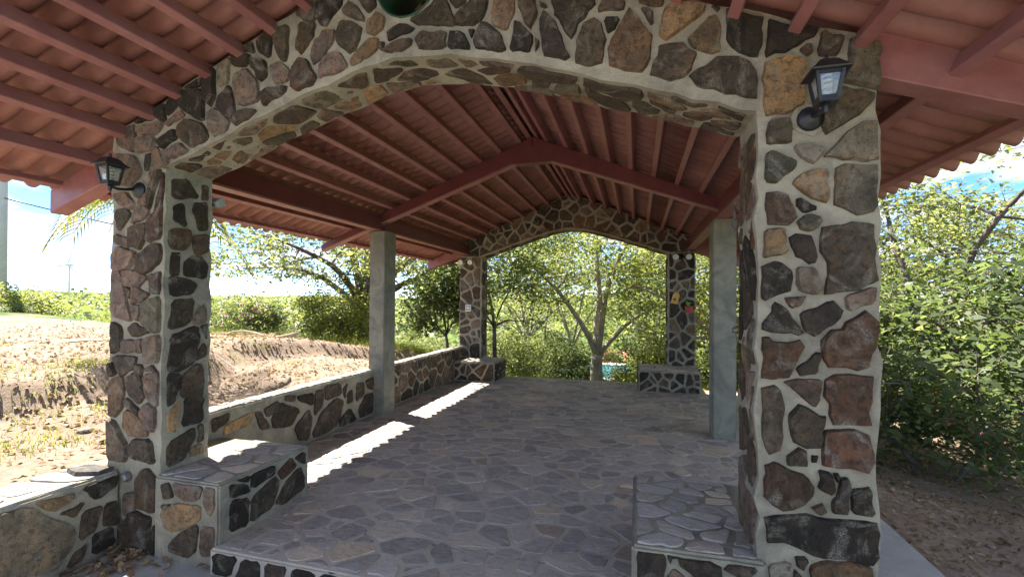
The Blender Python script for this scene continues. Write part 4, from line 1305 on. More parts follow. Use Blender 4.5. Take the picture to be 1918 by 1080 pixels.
# ------------------------------------------------------------------ small fittings
def twin_flood(xa, xb, z, label):
    xm = (xa + xb) / 2
    e = empty('twin_floodlight', (xm, Y1 - 0.02, z), label, 'floodlight', 'twin floodlights on the far arch')
    MB().tube([(xm, Y1 - 0.012, z), (xm, Y1 - 0.05, z)], [0.045, 0.038], 12).build('junction_box', 'black_metal', e, True)
    for x in (xa, xb):
        h = MB().tube([(xm, Y1 - 0.045, z), ((x + xm) / 2, Y1 - 0.09, z + 0.005), (x, Y1 - 0.10, z)], 0.011, 6).build('swivel', 'black_metal', e, True)
        MB().tube([(x, Y1 - 0.07, z + 0.012), (x, Y1 - 0.12, z + 0.004), (x, Y1 - 0.16, z - 0.008)], [0.026, 0.032, 0.052], 12).build('housing', 'grey_steel', e, True)
        MB().tube([(x, Y1 - 0.158, z - 0.008), (x, Y1 - 0.165, z - 0.010)], [0.050, 0.046], 12).build('lamp_face', 'lamp_face', e)
twin_flood(-3.19, -3.00, 2.14, 'pair of small round floodlights on the far pillar above the white socket')
twin_flood(0.61, 0.815, 2.17, 'pair of small round floodlights on the far pillar above the hanging ornaments')

e = empty('wall_socket', (-3.08, Y1 - 0.012, 1.28), 'white double wall socket in a mortar patch on the far pillar', 'socket')
MB().box(-3.135, -3.025, Y1 - 0.026, Y1 - 0.012, 1.215, 1.345).build('cover_plate', 'white_plastic', e, bevel=0.004)
for dx in (-0.024, 0.024):
    for dz in (-0.03, 0.03):
        MB().box(-3.08 + dx - 0.013, -3.08 + dx + 0.013, Y1 - 0.029, Y1 - 0.0262, 1.28 + dz - 0.02, 1.28 + dz + 0.02).build('outlet', 'grey_steel', e)

e = empty('hanging_ornament', (0.62, Y1 - 0.02, 1.5), 'yellow tag-shaped ornament hanging on the far pillar', 'ornament')
R_ = Matrix.Translation((0.62, Y1 - 0.04, 1.49)) @ Matrix.Rotation(math.radians(14), 4, 'Y')
P = [(-0.055, -0.10), (0.05, -0.10), (0.055, 0.05), (0.02, 0.10), (-0.02, 0.10), (-0.055, 0.05)]
v = [R_ @ Vector((a, yy, b)) for yy in (-0.015, 0.012) for a, b in P]
MB().add(v, [tuple(range(6)), tuple(range(11, 5, -1))] + [(i, i + 6, (i + 1) % 6 + 6, (i + 1) % 6) for i in range(6)]).build('tag_body', 'ornament_yellow', e, bevel=0.004)
MB().tube([R_ @ Vector((0, 0, 0.098)), (0.655, Y1 - 0.03, 1.64), (0.66, Y1 - 0.012, 1.65)], 0.004, 6).build('cord', 'rust_iron', e)
MB().tube([R_ @ Vector((-0.01, -0.017, -0.03)), R_ @ Vector((-0.01, -0.022, -0.03))], 0.022, 10).build('dark_spot', 'rust_iron', e)
e = empty('hanging_pot', (0.83, Y1 - 0.06, 1.28), 'small red pot with a green plant hanging on the far pillar', 'pot')
MB().tube([(0.825, Y1 - 0.075, 1.245), (0.825, Y1 - 0.075, 1.25), (0.825, Y1 - 0.075, 1.33), (0.825, Y1 - 0.075, 1.355)], [0.05, 0.056, 0.066, 0.062], 12).build('pot_body', 'ornament_red', e, True)
MB().tube([(0.825, Y1 - 0.075, 1.35), (0.80, Y1 - 0.03, 1.44), (0.80, Y1 - 0.012, 1.48)], 0.004, 6).build('cord', 'rust_iron', e)
rs = random.Random(3)
mb = MB()
for k in range(16):
    t = rs.uniform(0, 6.28); L = rs.uniform(0.06, 0.12)
    a = Vector((0.825, Y1 - 0.075, 1.345)); b = a + Vector((math.cos(t) * 0.05 - 0.02, math.sin(t) * 0.035 - 0.01, L * 0.9)); sd_ = Vector((-math.sin(t), math.cos(t), 0)) * 0.017
    mid_ = (a + b) / 2
    mb.add([a, mid_ + sd_, b, mid_ - sd_], [(0, 1, 2, 3)])
mb.build('leaves', 'ornament_green', e)

def hook(y, z, label, L=0.05):
    mb = MB().tube([(XR0 - 0.004, y, z), (XR0 - 0.03, y, z), (XR0 - 0.045, y, z - L * 0.3), (XR0 - 0.045, y, z - L * 0.8), (XR0 - 0.03, y, z - L), (XR0 - 0.016, y, z - L * 0.8)], 0.005, 6)
    return tag(mb.build('iron_hook', 'rust_iron', None, True), label, 'hook', 'iron hooks in the pillar')
hook(2.36, 1.91, 'iron hook holding a chain link high inside the near pillar')
hook(2.40, 1.31, 'small rusty hook halfway down inside the near pillar', 0.03)
mb = MB()
for k, (z, ry) in enumerate(((1.845, 0), (1.80, 1))):
    pts = [(XR0 - 0.045 + (0.014 * math.cos(t) if ry else 0), 2.36 + (0 if ry else 0.014 * math.cos(t)), z + 0.028 * math.sin(t)) for t in np.linspace(0, 2 * math.pi, 17)]
    mb.tube(pts, 0.0045, 6, False)
tag(mb.build('chain', 'rust_iron', None, True), 'two loose chain links hanging from the iron hook', 'chain')

e = empty('floodlight', (-2.84, 2.5, 2.08), 'grey floodlight fixed to the back of the near pillar', 'floodlight')
R_ = Matrix.Translation((-2.845, 2.515, 2.09)) @ Matrix.Rotation(math.radians(35), 4, 'X') @ Matrix.Scale(0.72, 4)
MB().add([R_ @ Vector(q) for q in ((-.05, -.03, -.03), (.05, -.03, -.03), (.07, .05, -.045), (-.07, .05, -.045), (-.05, -.03, .03), (.05, -.03, .03), (.07, .05, .045), (-.07, .05, .045))],
         [(0, 1, 5, 4), (3, 7, 6, 2), (0, 3, 2, 1), (4, 5, 6, 7), (0, 4, 7, 3), (1, 2, 6, 5)]).build('housing', 'grey_steel', e, bevel=0.004)
MB().tube([(-2.86, 2.46, 2.08), (-2.85, 2.5, 2.08)], 0.015, 8).build('bracket', 'black_metal', e)
e = empty('pipe_fitting', (-3.08, Y0 - 0.02, 0.31), 'round capped pipe end in a hollow at the foot of the near pillar', 'pipe')
MB().tube([(-3.085, Y0 + 0.02, 0.31), (-3.085, Y0 - 0.025, 0.31)], 0.030, 14).build('pipe_end', 'rust_iron', e, True)
MB().tube([(-3.085, Y0 - 0.024, 0.31), (-3.085, Y0 - 0.034, 0.31)], 0.02, 10).build('cap', 'grey_steel', e, True)
g = stone_geo([(-3.40, 2.0), (-3.28, 1.96), (-3.16, 2.02), (-3.17, 2.11), (-3.36, 2.09)], Plane((0, 0, 0.368), (1, 0, 0), (0, 1, 0), (0, 0, 1)), random.Random(4), rise=0.006, soft=False)
o = obj('slate_slab', g[0], g[1], 'field_stone'); o.color = (0.10, 0.095, 0.09, 1)
tag(o, 'loose flat grey slab lying on the low wall beside the near pillar', 'slab')

# ------------------------------------------------------------------ plants
def spot(bearing, dist, sink=0.0):
    a = math.radians(bearing)
    x, y = dist * math.sin(a), dist * math.cos(a)
    return Vector((x, y, float(ground_h(x, y)) - sink))

def leaf_arrays(rng, C, size, flat=0.6, droop=0.2, aspect=0.45):
    """one folded four-point leaf for every centre"""
    n = len(C)
    t = rng.uniform(0, 2 * np.pi, n)
    ax_ = np.stack([np.cos(t), np.sin(t), rng.normal(-droop, 0.45, n)], 1)
    ax_ /= np.linalg.norm(ax_, axis=1)[:, None]
    up = np.stack([rng.normal(0, flat, n), rng.normal(0, flat, n), np.ones(n)], 1)
    sd_ = np.cross(ax_, up); sd_ /= np.linalg.norm(sd_, axis=1)[:, None] + 1e-9
    nm = np.cross(sd_, ax_)
    L = (size * rng.uniform(0.6, 1.35, n))[:, None]
    w = L * aspect
    V = np.empty((n, 4, 3))
    V[:, 0] = C - ax_ * L * 0.5
    V[:, 1] = C + sd_ * w * 0.5 + nm * w * 0.18
    V[:, 2] = C + ax_ * L * 0.5 - nm * L * 0.08
    V[:, 3] = C - sd_ * w * 0.5 + nm * w * 0.18
    F = np.arange(n * 4).reshape(n, 4)
    return V.reshape(-1, 3), F

def bez(a, b, c, n):
    return [a * (1 - t) ** 2 + b * 2 * t * (1 - t) + c * t * t for t in [k / n for k in range(n + 1)]]

def grow(name, seed, loc, trunk_h, crown_c, crown_r, limbs, clusters, per, spread, leaf, r0, wood, leafmat, label, cat, group=None,
         lean=(0, 0), shell=2.2, low=-0.75, bare=0, flat=0.6, stems=1, aspect=0.45, upl=0.35):
    rng = np.random.default_rng(seed)
    rs = random.Random(seed)
    e = empty(name, loc, label, cat, group)
    O = Vector(loc)
    cc = Vector(crown_c); cr_ = Vector(crown_r)
    pts = []
    while len(pts) < clusters:
        q = rng.normal(size=3); q /= np.linalg.norm(q)
        q *= rng.uniform(0, 1) ** (1 / shell)
        if q[2] < low:
            continue
        bulge = 1 + 0.22 * noise.noise(Vector(q) * 1.9 + Vector((seed, 0, 0)))
        pts.append(cc + Vector((q[0] * cr_.x, q[1] * cr_.y, q[2] * cr_.z)) * bulge)
    wood_mb = MB()
    nodes = []
    forks = []
    for s in range(stems):
        a = rs.uniform(0, 6.28)
        off = Vector((math.cos(a), math.sin(a), 0)) * (0.12 if stems > 1 else 0)
        f = Vector((lean[0] + off.x * 3, lean[1] + off.y * 3, trunk_h * rs.uniform(0.85, 1.1)))
        tp = bez(off + Vector((0, 0, -0.25)), Vector((rs.uniform(-.1, .1), rs.uniform(-.1, .1), trunk_h * 0.5)) + off, f, 6)
        rr = r0 / (stems ** 0.5)
        wood_mb.tube(tp, [rr * 1.45] + [rr * (1.08 - 0.05 * k) for k in range(1, 7)], 8)
        forks.append(f)
    rem = list(range(len(pts)))
    chosen = [max(rem, key=lambda i: (pts[i] - cc).length)]
    while len(chosen) < min(limbs, len(pts)):
        chosen.append(max(rem, key=lambda i: min((pts[i] - pts[j]).length for j in chosen)))
    for k, i in enumerate(chosen):
        f = min(forks, key=lambda q: (q - pts[i]).length) if stems > 1 else forks[0]
        d = pts[i] - f
        ctrl = f + Vector((d.x * 0.35, d.y * 0.35, max(d.z, 0) * 0.5 + d.length * upl * 0.5)) + Vector([rs.uniform(-1, 1) * d.length * 0.08 for _ in range(3)])
        P = bez(f - Vector((0, 0, r0 * 0.4)), ctrl, pts[i], 8)
        P = [p + Vector([rs.uniform(-1, 1) * 0.03 for _ in range(3)]) * (0 < j < 8) for j, p in enumerate(P)]
        rr = r0 * rs.uniform(0.42, 0.62) / (stems ** 0.4)
        R_ = [max(0.006, rr * (1 - 0.115 * j)) for j in range(9)]
        wood_mb.tube(P, R_, 6)
        nodes += [(p, r) for p, r in list(zip(P, R_))[2:]]
    order = sorted((i for i in rem if i not in chosen), key=lambda i: min((pts[i] - n_[0]).length for n_ in nodes))
    for i in order:
        p = pts[i]
        b, r = min(nodes, key=lambda n_: (n_[0] - p).length + 0.25 * abs(n_[0].z - p.z))
        ctrl = b.lerp(p, 0.5) + Vector((0, 0, 0.12 * (p - b).length))
        P = bez(b, ctrl, p, 4)
        r1 = min(r * 0.7, 0.035)
        wood_mb.tube(P, [max(0.004, r1 * (1 - 0.18 * j)) for j in range(5)], 5, False)
        nodes += [(P[2], r1 * 0.6), (P[3], r1 * 0.45)]
    C = []
    for i, p in enumerate(pts):
        if i < bare:
            n_ = per // 12
        else:
            n_ = int(per * rng.uniform(0.55, 1.4))
        c = rng.normal(size=(n_, 3)) * np.array(spread) * rng.uniform(0.7, 1.25)
        C.append(c + np.array(p))
        for _ in range(3):
            q = p + Vector(rng.normal(size=3) * np.array(spread) * 1.1)
            wood_mb.tube([p, q], [0.006, 0.003], 4, False)
    C = np.concatenate(C)
    V, F = leaf_arrays(rng, C, leaf * np.clip(rng.lognormal(0, 0.22, len(C)), 0.5, 1.7), flat, aspect=aspect)
    O_ = np.array(O)
    t = obj('trunk', [v + O for v in wood_mb.v], wood_mb.f, wood, e, True)
    big_mesh('crown', V + O_, F, leafmat, e)
    return e

def copy_tree(src, loc, scale, rz, label=None, group=None):
    c = src.copy(); COL.objects.link(c)
    c.location = loc; c.scale = scale; c.rotation_euler = (0, 0, rz)
    if label: c['label'] = label
    if group: c['group'] = group
    for ch in src.children:
        k = ch.copy(); COL.objects.link(k); k.parent = c
        k.matrix_parent_inverse = ch.matrix_parent_inverse.copy()
    return c

# big spreading tree on the bank side
grow('spreading_tree', 101, spot(-33.4, 13.6), 1.25, (0.2, 0.2, 3.2), (5.8, 3.8, 2.3), 8, 175, 150, (0.44, 0.44, 0.12), 0.115, 0.24, 'dark_bark', 'leaf_olive',
     'broad dark-trunked tree spreading over the bank behind the slim concrete column', 'tree', low=-0.55, upl=0.5)
# pale branching tree framed by the far arch
grow('pale_tree', 102, spot(-4.7, 13.2), 1.05, (0.3, 0.2, 3.8), (3.5, 2.6, 2.5), 5, 130, 140, (0.40, 0.40, 0.15), 0.10, 0.19, 'pale_bark', 'leaf_lime',
     'pale-barked tree with spreading bare limbs in the middle of the far arch', 'tree', low=-0.5, bare=26, upl=0.25)
grow('slender_tree', 103, spot(-12.4, 16.5), 1.6, (0.0, 0.2, 4.6), (2.4, 2.2, 2.8), 6, 80, 120, (0.38, 0.38, 0.22), 0.11, 0.10, 'pale_bark', 'leaf_lime',
     'slender multi-stemmed green tree beside the far bench', 'tree', stems=3, low=-0.7, bare=18)
grow('leafy_tree', 104, spot(-17.6, 12.4), 1.3, (0.0, 0.2, 2.9), (1.9, 1.7, 1.9), 6, 55, 75, (0.33, 0.33, 0.18), 0.12, 0.07, 'dark_bark', 'leaf_fresh',
     'green broad-leaved tree showing on both sides of the far pillar with the socket', 'tree', aspect=0.5)
grow('young_tree', 105, spot(-23.6, 10.8), 0.75, (0.0, 0.0, 1.6), (0.95, 0.9, 0.9), 6, 42, 170, (0.22, 0.22, 0.14), 0.12, 0.04, 'dark_bark', 'leaf_fresh',
     'young thin-trunked tree between the slim column and the far pillar', 'tree')
grow('overhanging_tree', 106, spot(9.5, 12.6), 1.3, (-0.4, 0.2, 3.0), (3.0, 2.6, 2.5), 10, 110, 150, (0.34, 0.34, 0.16), 0.105, 0.15, 'pale_bark', 'leaf_lime',
     'light green tree behind the far pillar with the hanging ornaments', 'tree', low=-0.85, bare=14)
for k, (b, d, th, cz, rad, lm, lab) in enumerate(((-13.5, 23, 2.2, 5.2, 3.3, 'leaf_olive', 'tall olive-green tree far down the slope behind the slender tree'),
                                                  (-7.8, 25, 2.4, 5.6, 3.4, 'leaf_lime', 'tall yellow-green tree behind the pale-barked one, on its bank side'),
                                                  (1.4, 22, 2.2, 5.4, 3.4, 'leaf_olive', 'tall tree behind the pale-barked one, towards the ornament pillar'),
                                                  (6.0, 21, 2.0, 4.9, 3.0, 'leaf_lime', 'tall light green tree just behind the ornament pillar'))):
    grow('valley_tree', 120 + k, spot(b, d), th, (0, 0, cz), (rad, rad, 2.9), 7, 80, 70, (0.5, 0.5, 0.24), 0.15, 0.16, 'pale_bark', lm, lab, 'tree', 'tall trees down the slope', low=-0.9)
# trees close to the open side
grow('roadside_tree', 107, spot(25.5, 8.2), 0.9, (0.2, 0.2, 2.1), (2.4, 2.2, 2.0), 9, 115, 135, (0.28, 0.28, 0.12), 0.07, 0.12, 'dark_bark', 'leaf_olive',
     'bushy olive-green tree just beyond the pillar on the open side', 'tree', low=-0.95, lean=(0.25, -0.1))
grow('roadside_tree', 108, spot(32.5, 7.4), 0.55, (0.1, 0.0, 1.3), (1.75, 1.6, 1.4), 9, 72, 105, (0.27, 0.27, 0.14), 0.10, 0.09, 'dark_bark', 'leaf_deep',
     'shrub-like tree with broad leaves at the edge of the bare slope', 'tree', low=-0.95, stems=2, aspect=0.5)
grow('roadside_tree', 109, spot(33.5, 11.5), 1.6, (0.2, 0.2, 3.2), (2.8, 2.6, 2.4), 8, 90, 110, (0.34, 0.34, 0.16), 0.10, 0.13, 'dark_bark', 'leaf_olive',
     'taller light green tree rising behind the shrubs at the picture edge', 'tree', low=-0.9)
grow('roadside_tree', 110, spot(19.5, 11.8), 1.4, (0.1, 0.2, 2.9), (2.4, 2.4, 2.3), 10, 95, 180, (0.32, 0.32, 0.18), 0.10, 0.12, 'dark_bark', 'leaf_olive',
     'olive-green tree hidden mostly behind the near pillar on the open side', 'tree', low=-0.9)
grow('low_shrub', 111, spot(27.5, 6.35), 0.3, (0.0, 0.0, 0.62), (0.9, 0.8, 0.75), 8, 40, 90, (0.2, 0.2, 0.13), 0.08, 0.04, 'dark_bark', 'leaf_deep',
     'low leafy shrub at the lip of the bare slope near the pillar', 'shrub', low=-0.8, stems=3, aspect=0.5)
grow('yellow_bush', 112, spot(-36.9, 12.9), 0.25, (0, 0, 0.75), (0.95, 0.9, 0.85), 7, 48, 200, (0.2, 0.2, 0.16), 0.08, 0.035, 'dark_bark', 'leaf_lime',
     'rounded yellow-green bush beside the trunk of the spreading tree', 'bush', low=-0.6, stems=2)

# bushes and trees of the valley: a few built, many standing
G_B = 'bushes in the valley and along the crest'
protos = []
for k, (lm, cr_, th, per, lf) in enumerate((('leaf_lime', (1.5, 1.5, 1.1), 0.4, 190, 0.13), ('leaf_olive', (1.7, 1.6, 1.4), 0.6, 190, 0.14), ('leaf_fresh', (1.4, 1.4, 1.0), 0.35, 180, 0.13),
                                            ('leaf_deep', (1.6, 1.6, 1.6), 0.7, 190, 0.14))):
    protos.append((lm, cr_, th, per, lf))
LBL = ['yellow-green bush growing among others beyond the pavilion', 'olive-green bush growing among others beyond the pavilion',
       'fresh green bush growing among others beyond the pavilion', 'dark green bush growing among others beyond the pavilion']
src = []
for k, (lm, cr_, th, per, lf) in enumerate(protos):
    b = grow('bush', 201 + k, (0, 0, 0), th, (0, 0, cr_[2] * 0.95), cr_, 7, 46, int(per * 0.62), (0.32, 0.32, 0.2), lf, 0.06, 'dark_bark', lm, LBL[k], 'bush', G_B, low=-0.8, stems=2)
    src.append(b)
rs = random.Random(77)
places = []
# (bearing from, to, distance from, to, count, scale)
for b0, b1, d0, d1, n, s0, s1 in ((-66, -50, 18, 40, 14, 0.22, 0.62), (-49, -36, 18, 40, 9, 0.25, 0.6), (-36, -20, 18, 34, 10, 0.35, 0.65), (-20, -1, 16, 34, 20, 0.6, 1.05),
                                  (1, 14, 14, 34, 14, 0.7, 1.2), (17, 36, 13, 26, 12, 0.7, 1.2), (-40, 12, 38, 90, 34, 0.9, 1.5), (-66, -40, 40, 110, 26, 0.8, 1.4), (12, 36, 30, 70, 12, 1.0, 1.6)):
    for _ in range(n):
        places.append((rs.uniform(b0, b1), rs.uniform(d0, d1), rs.uniform(s0, s1)))
places += [(-62.3, 21, 0.78, 1), (-60.6, 23, 0.36, 1), (-63.6, 23, 0.6, 1), (-6.0, 15.2, 0.44, 1), (-57.0, 24, 0.5, 1), (-54.8, 26, 0.42, 1), (-6.6, 14.6, 0.42, 1), (-2.0, 14.8, 0.40, 1), (-0.2, 16.0, 0.5, 1), (-7.0, 35.6, 0.95, 1), (-4.6, 36.0, 0.8, 1), (-9.6, 35.8, 1.0, 1), (-2.4, 35.7, 0.6, 1), (-47.5, 16.5, 0.45), (-45.2, 18.5, 0.45), (-41.0, 19.5, 0.45), (-14.9, 13.8, 0.55), (-9.6, 15.2, 0.62), (-2.2, 16.5, 0.6), (-7.5, 17, 0.7), (1.6, 14.8, 0.7), (6.5, 11.2, 0.5)]
used = [False] * 4
for bearing, dist, sc, *fixed in places:
    p = spot(bearing, dist, 0.1)
    if -8.5 < p.x < 3.2 and p.y < 11.5:
        continue
    if not fixed and (13.9 < dist < 37 and -8.5 < bearing < 0.8 or 37 < dist < 48 and -21 < bearing < 3.5):
        continue
    k = rs.choice((0, 0, 1, 1, 2, 3))
    scale = (sc * rs.uniform(0.85, 1.2), sc * rs.uniform(0.85, 1.2), sc * rs.uniform(0.8, 1.15))
    rz = rs.uniform(0, 6.28)
    if not used[k]:
        used[k] = True
        src[k].location = p; src[k].scale = scale; src[k].rotation_euler = (0, 0, rz)
    else:
        copy_tree(src[k], p, scale, rz)
# far woods on the hills
rng = np.random.default_rng(5)
n = 2600
az_ = np.radians(rng.uniform(-75, 45, n)); dd = rng.uniform(85, 420, n)
fx, fy = dd * np.sin(az_), dd * np.cos(az_)
fz = ground_h(fx, fy)
Cs = []
siz = np.clip(rng.lognormal(0, 0.45, (n, 1)), 0.4, 2.4)
for k in range(30):
    q = rng.normal(size=(n, 3)); q /= np.linalg.norm(q, axis=1)[:, None]; q[:, 2] = np.abs(q[:, 2])
    Cs.append(np.stack([fx, fy, fz], 1) + q * np.array([3.0, 3.0, 3.4]) * siz * rng.uniform(0.5, 1.15, (n, 1)))
V, F = leaf_arrays(rng, np.concatenate(Cs), 1.25, 0.7, aspect=0.8)
w = big_mesh('far_woods', V, F, 'leaf_olive'); struct(w, 'stuff'); w['label'] = 'far green woods covering the low hills'; w['category'] = 'woods'

# pink flowering bush on the crest
p = spot(-44.4, 14.6)
e = grow('flowering_bush', 113, p, 0.2, (0, 0, 0.5), (0.6, 0.55, 0.5), 6, 30, 150, (0.16, 0.16, 0.12), 0.08, 0.03, 'dark_bark', 'leaf_fresh', 'green bush with pink flowers on the crest beyond the near pillar', 'bush', low=-0.6, stems=2)
rng = np.random.default_rng(8)
C = rng.normal(size=(130, 3)) * np.array([0.42, 0.4, 0.2]) + np.array([0, 0, 0.72])
V, F = leaf_arrays(rng, C, 0.07, aspect=0.9)
big_mesh('flowers', V + np.array(p), F, 'bougainvillea', e)

# palm behind the near pillar
p = spot(-54.0, 7.6)
e = empty('palm_tree', p, 'small palm with drooping feathery fronds behind the near pillar on the bank', 'palm')
top_p = p + Vector((0.05, 0, 1.95))
MB().tube([p - Vector((0, 0, 0.2)), p + Vector((0.02, 0, 0.5)), p + Vector((0.04, 0, 1.1)), top_p], [0.13, 0.10, 0.085, 0.08], 10).build('trunk', 'dark_bark', e, True)
rs = random.Random(15)
for k in range(11):
    t = 2 * math.pi * k / 11 + 0.2 + rs.uniform(-0.15, 0.15)
    L = rs.uniform(0.85, 1.1); lift = rs.uniform(0.25, 0.75)
    h = Vector((math.cos(t), math.sin(t), 0))
    P = [top_p + h * L * s + Vector((0, 0, lift * s * 1.1 - 1.15 * s * s)) for s in np.linspace(0, 1, 15)]
    mb = MB().tube(P, [0.014 * (1 - 0.055 * j) for j in range(15)], 5)
    sdv = Vector((-h.y, h.x, 0))
    for j in range(2, 15):
        for sub in (0, 0.5):
            c = P[j].lerp(P[j - 1], sub)
            for sg in (-1, 1):
                ll = 0.34 * math.sin(math.pi * (j - sub + 1) / 17) + 0.08
                a = c + (sdv * sg * 0.85 + h * 0.5).normalized() * ll + Vector((0, 0, -0.16 - 0.25 * ll))
                w_ = h * 0.007
                m_ = c.lerp(a, 0.5) + Vector((0, 0, 0.04))
                mb.add([c - w_, c + w_, m_ + w_ * 1.3, a, m_ - w_ * 1.3], [(0, 1, 2, 4), (4, 2, 3)])
    mb.build('frond', 'leaf_palm', e)

# ------------------------------------------------------------------ litter, tufts and fallen branches on the cleared ground
def litter(name, n, xr, yr, size, seed, label, mat='leaf_litter', keep=None, lift=0.012):
    rng = np.random.default_rng(seed)
    x = rng.uniform(*xr, n); y = rng.uniform(*yr, n)
    if keep is not None:
        k = keep(x, y, rng); x, y = x[k], y[k]
    C = np.stack([x, y, ground_h(x, y) + lift], 1)
    V, F = leaf_arrays(rng, C, size, 0.35, 0.0, 0.55)
    o = big_mesh(name, V, F, mat); struct(o, 'stuff'); o['label'] = label; o['category'] = 'leaves'
    return o
litter('fallen_leaves', 17000, (-11, -3.52), (0.2, 9.5), 0.05, 41, 'dry brown leaves littering the cleared bank', keep=lambda x, y, r: r.uniform(0, 1, len(x)) < np.clip(1.3 - 0.14 * (-3.5 - x), 0.15, 1) * (0.35 + 0.65 * (np.sin(x * 2.3 + y) * np.sin(y * 1.9 - x) > -0.2)))
litter('fallen_leaves', 9000, (1.76, 5.2), (1.5, 8.0), 0.04, 42, 'dry brown leaves on the bare slope of the open side')
litter('fallen_leaves', 2500, (-4, 1.2), (8.45, 11), 0.05, 43, 'dry leaves on the ground beyond the far arch')
rng = np.random.default_rng(44)
n = 160
lx = np.concatenate([rng.normal(-2.98, 0.1, 110), rng.normal(-2.6, 0.3, 50)]); ly = np.concatenate([rng.normal(1.95, 0.16, 110), rng.normal(1.98, 0.1, 50)])
C = np.stack([np.clip(lx, -3.13, -2), np.minimum(ly, 2.09), np.full(n, GZ + 0.012) + rng.uniform(0, 0.02, n)], 1)
V, F = leaf_arrays(rng, C, 0.06, 0.3, 0.0, 0.5)
o = big_mesh('fallen_leaves', V, F, 'leaf_litter'); struct(o, 'stuff'); o['label'] = 'dry leaves gathered in the corner by the step'; o['category'] = 'leaves'
def tufts(name, centres, per, h, spreadr, seed, label):
    rng = np.random.default_rng(seed)
    V = []
    for cx, cy in centres:
        n = int(per * rng.uniform(0.5, 1.4))
        x = cx + rng.normal(0, spreadr, n); y = cy + rng.normal(0, spreadr, n); z = ground_h(x, y)
        t = rng.uniform(0, 6.28, n); L = h * rng.uniform(0.4, 1.3, n); ln = rng.uniform(0.2, 0.9, n) * L
        b = np.stack([x, y, z - 0.005], 1)
        s_ = np.stack([-np.sin(t), np.cos(t), 0 * t], 1) * 0.004
        tip = b + np.stack([np.cos(t) * ln, np.sin(t) * ln, L], 1)
        V.append(np.stack([b - s_, b + s_, tip], 1).reshape(-1, 3))
    V = np.concatenate(V)
    o = big_mesh(name, V, np.arange(len(V)).reshape(-1, 3), 'leaf_grass'); struct(o, 'stuff'); o['label'] = label; o['category'] = 'grass'
rs = random.Random(9)
tufts('grass_tufts', [(rs.uniform(-6.2, -3.7), rs.uniform(1.2, 3.6)) for _ in range(80)] + [(rs.uniform(-8, -3.8), rs.uniform(1, 8.5)) for _ in range(50)], 55, 0.05, 0.10, 3, 'sparse green grass tufts on the cleared bank')
tufts('grass_cover', [(rs.uniform(-14, -5), rs.uniform(8.6, 13)) for _ in range(150)] + [(rs.uniform(-6, 3), rs.uniform(10.3, 15)) for _ in range(190)], 90, 0.22, 0.28, 4, 'green grass on the slope below the pavilion')
# long dead palm frond lying on the terrace
p0, p1 = spot(-47.5, 9.4), spot(-40.5, 8.7)
P = [p0.lerp(p1, t) + Vector((0, 0, 0.05 + 0.05 * math.sin(t * 7))) for t in np.linspace(0, 1, 9)]
mb = MB().tube(P, [0.012, 0.018, 0.022, 0.026, 0.03, 0.032, 0.034, 0.036, 0.03], 6)
rs = random.Random(2)
for k in range(60):
    t = rs.uniform(0.0, 0.7); c = p0.lerp(p1, t) + Vector((0, 0, 0.05)); a = c + Vector((rs.uniform(-0.25, 0.1), rs.uniform(-0.25, 0.25), rs.uniform(-0.04, 0.05)))
    mb.tube([c, a], [0.006, 0.002], 4, False)
tag(mb.build('fallen_frond', 'dead_frond', None, True), 'long dead palm frond lying on the cleared terrace', 'frond')
for k, (b, d, L, a) in enumerate(((-60, 8.5, 0.6, 0.3), (-57, 6.8, 0.5, 1.2), (-50, 6.2, 0.7, 2.3))):
    p = spot(b, d); q = p + Vector((math.cos(a) * L, math.sin(a) * L, 0)); q.z = float(ground_h(q.x, q.y))
    m_ = p.lerp(q, 0.5) + Vector((0.04, 0.03, 0.03))
    o = MB().tube([p + Vector((0, 0, 0.01)), m_, q + Vector((0, 0, 0.012))], [0.012, 0.01, 0.005], 6).build('fallen_twig', 'dead_frond', None, True)
    tag(o, ['pale dry twig lying far up the cleared bank', 'short pale twig on the upper cleared terrace', 'crooked dry twig lying below the cut bank'][k], 'twig')
# stones lying on the cleared ground
rs = random.Random(6)
for k, (b, d, r) in enumerate(((-58.5, 4.9, 0.05), (-49.5, 5.4, 0.06), (31, 4.6, 0.03))):
    p = spot(b, d)
    bm = bmesh.new(); bmesh.ops.create_icosphere(bm, subdivisions=2, radius=r)
    for v in bm.verts:
        v.co *= 1 + 0.3 * noise.noise(v.co * 9 + Vector((k, 0, 0)))
        v.co.z *= 0.55
    me = bpy.data.meshes.new('loose_rock'); bm.to_mesh(me); bm.free(); me.materials.append(MAT['field_stone'])
    o = bpy.data.objects.new('loose_rock', me); COL.objects.link(o); o.location = p + Vector((0, 0, r * 0.2)); o.color = (0.3, 0.25, 0.2, 1)
    tag(o, ['small loose rock on the cleared ground outside the near pillar', 'loose rock on the sandy patch seen past the near pillar', 'small rock on the bare slope of the open side'][k], 'rock', 'loose rocks')

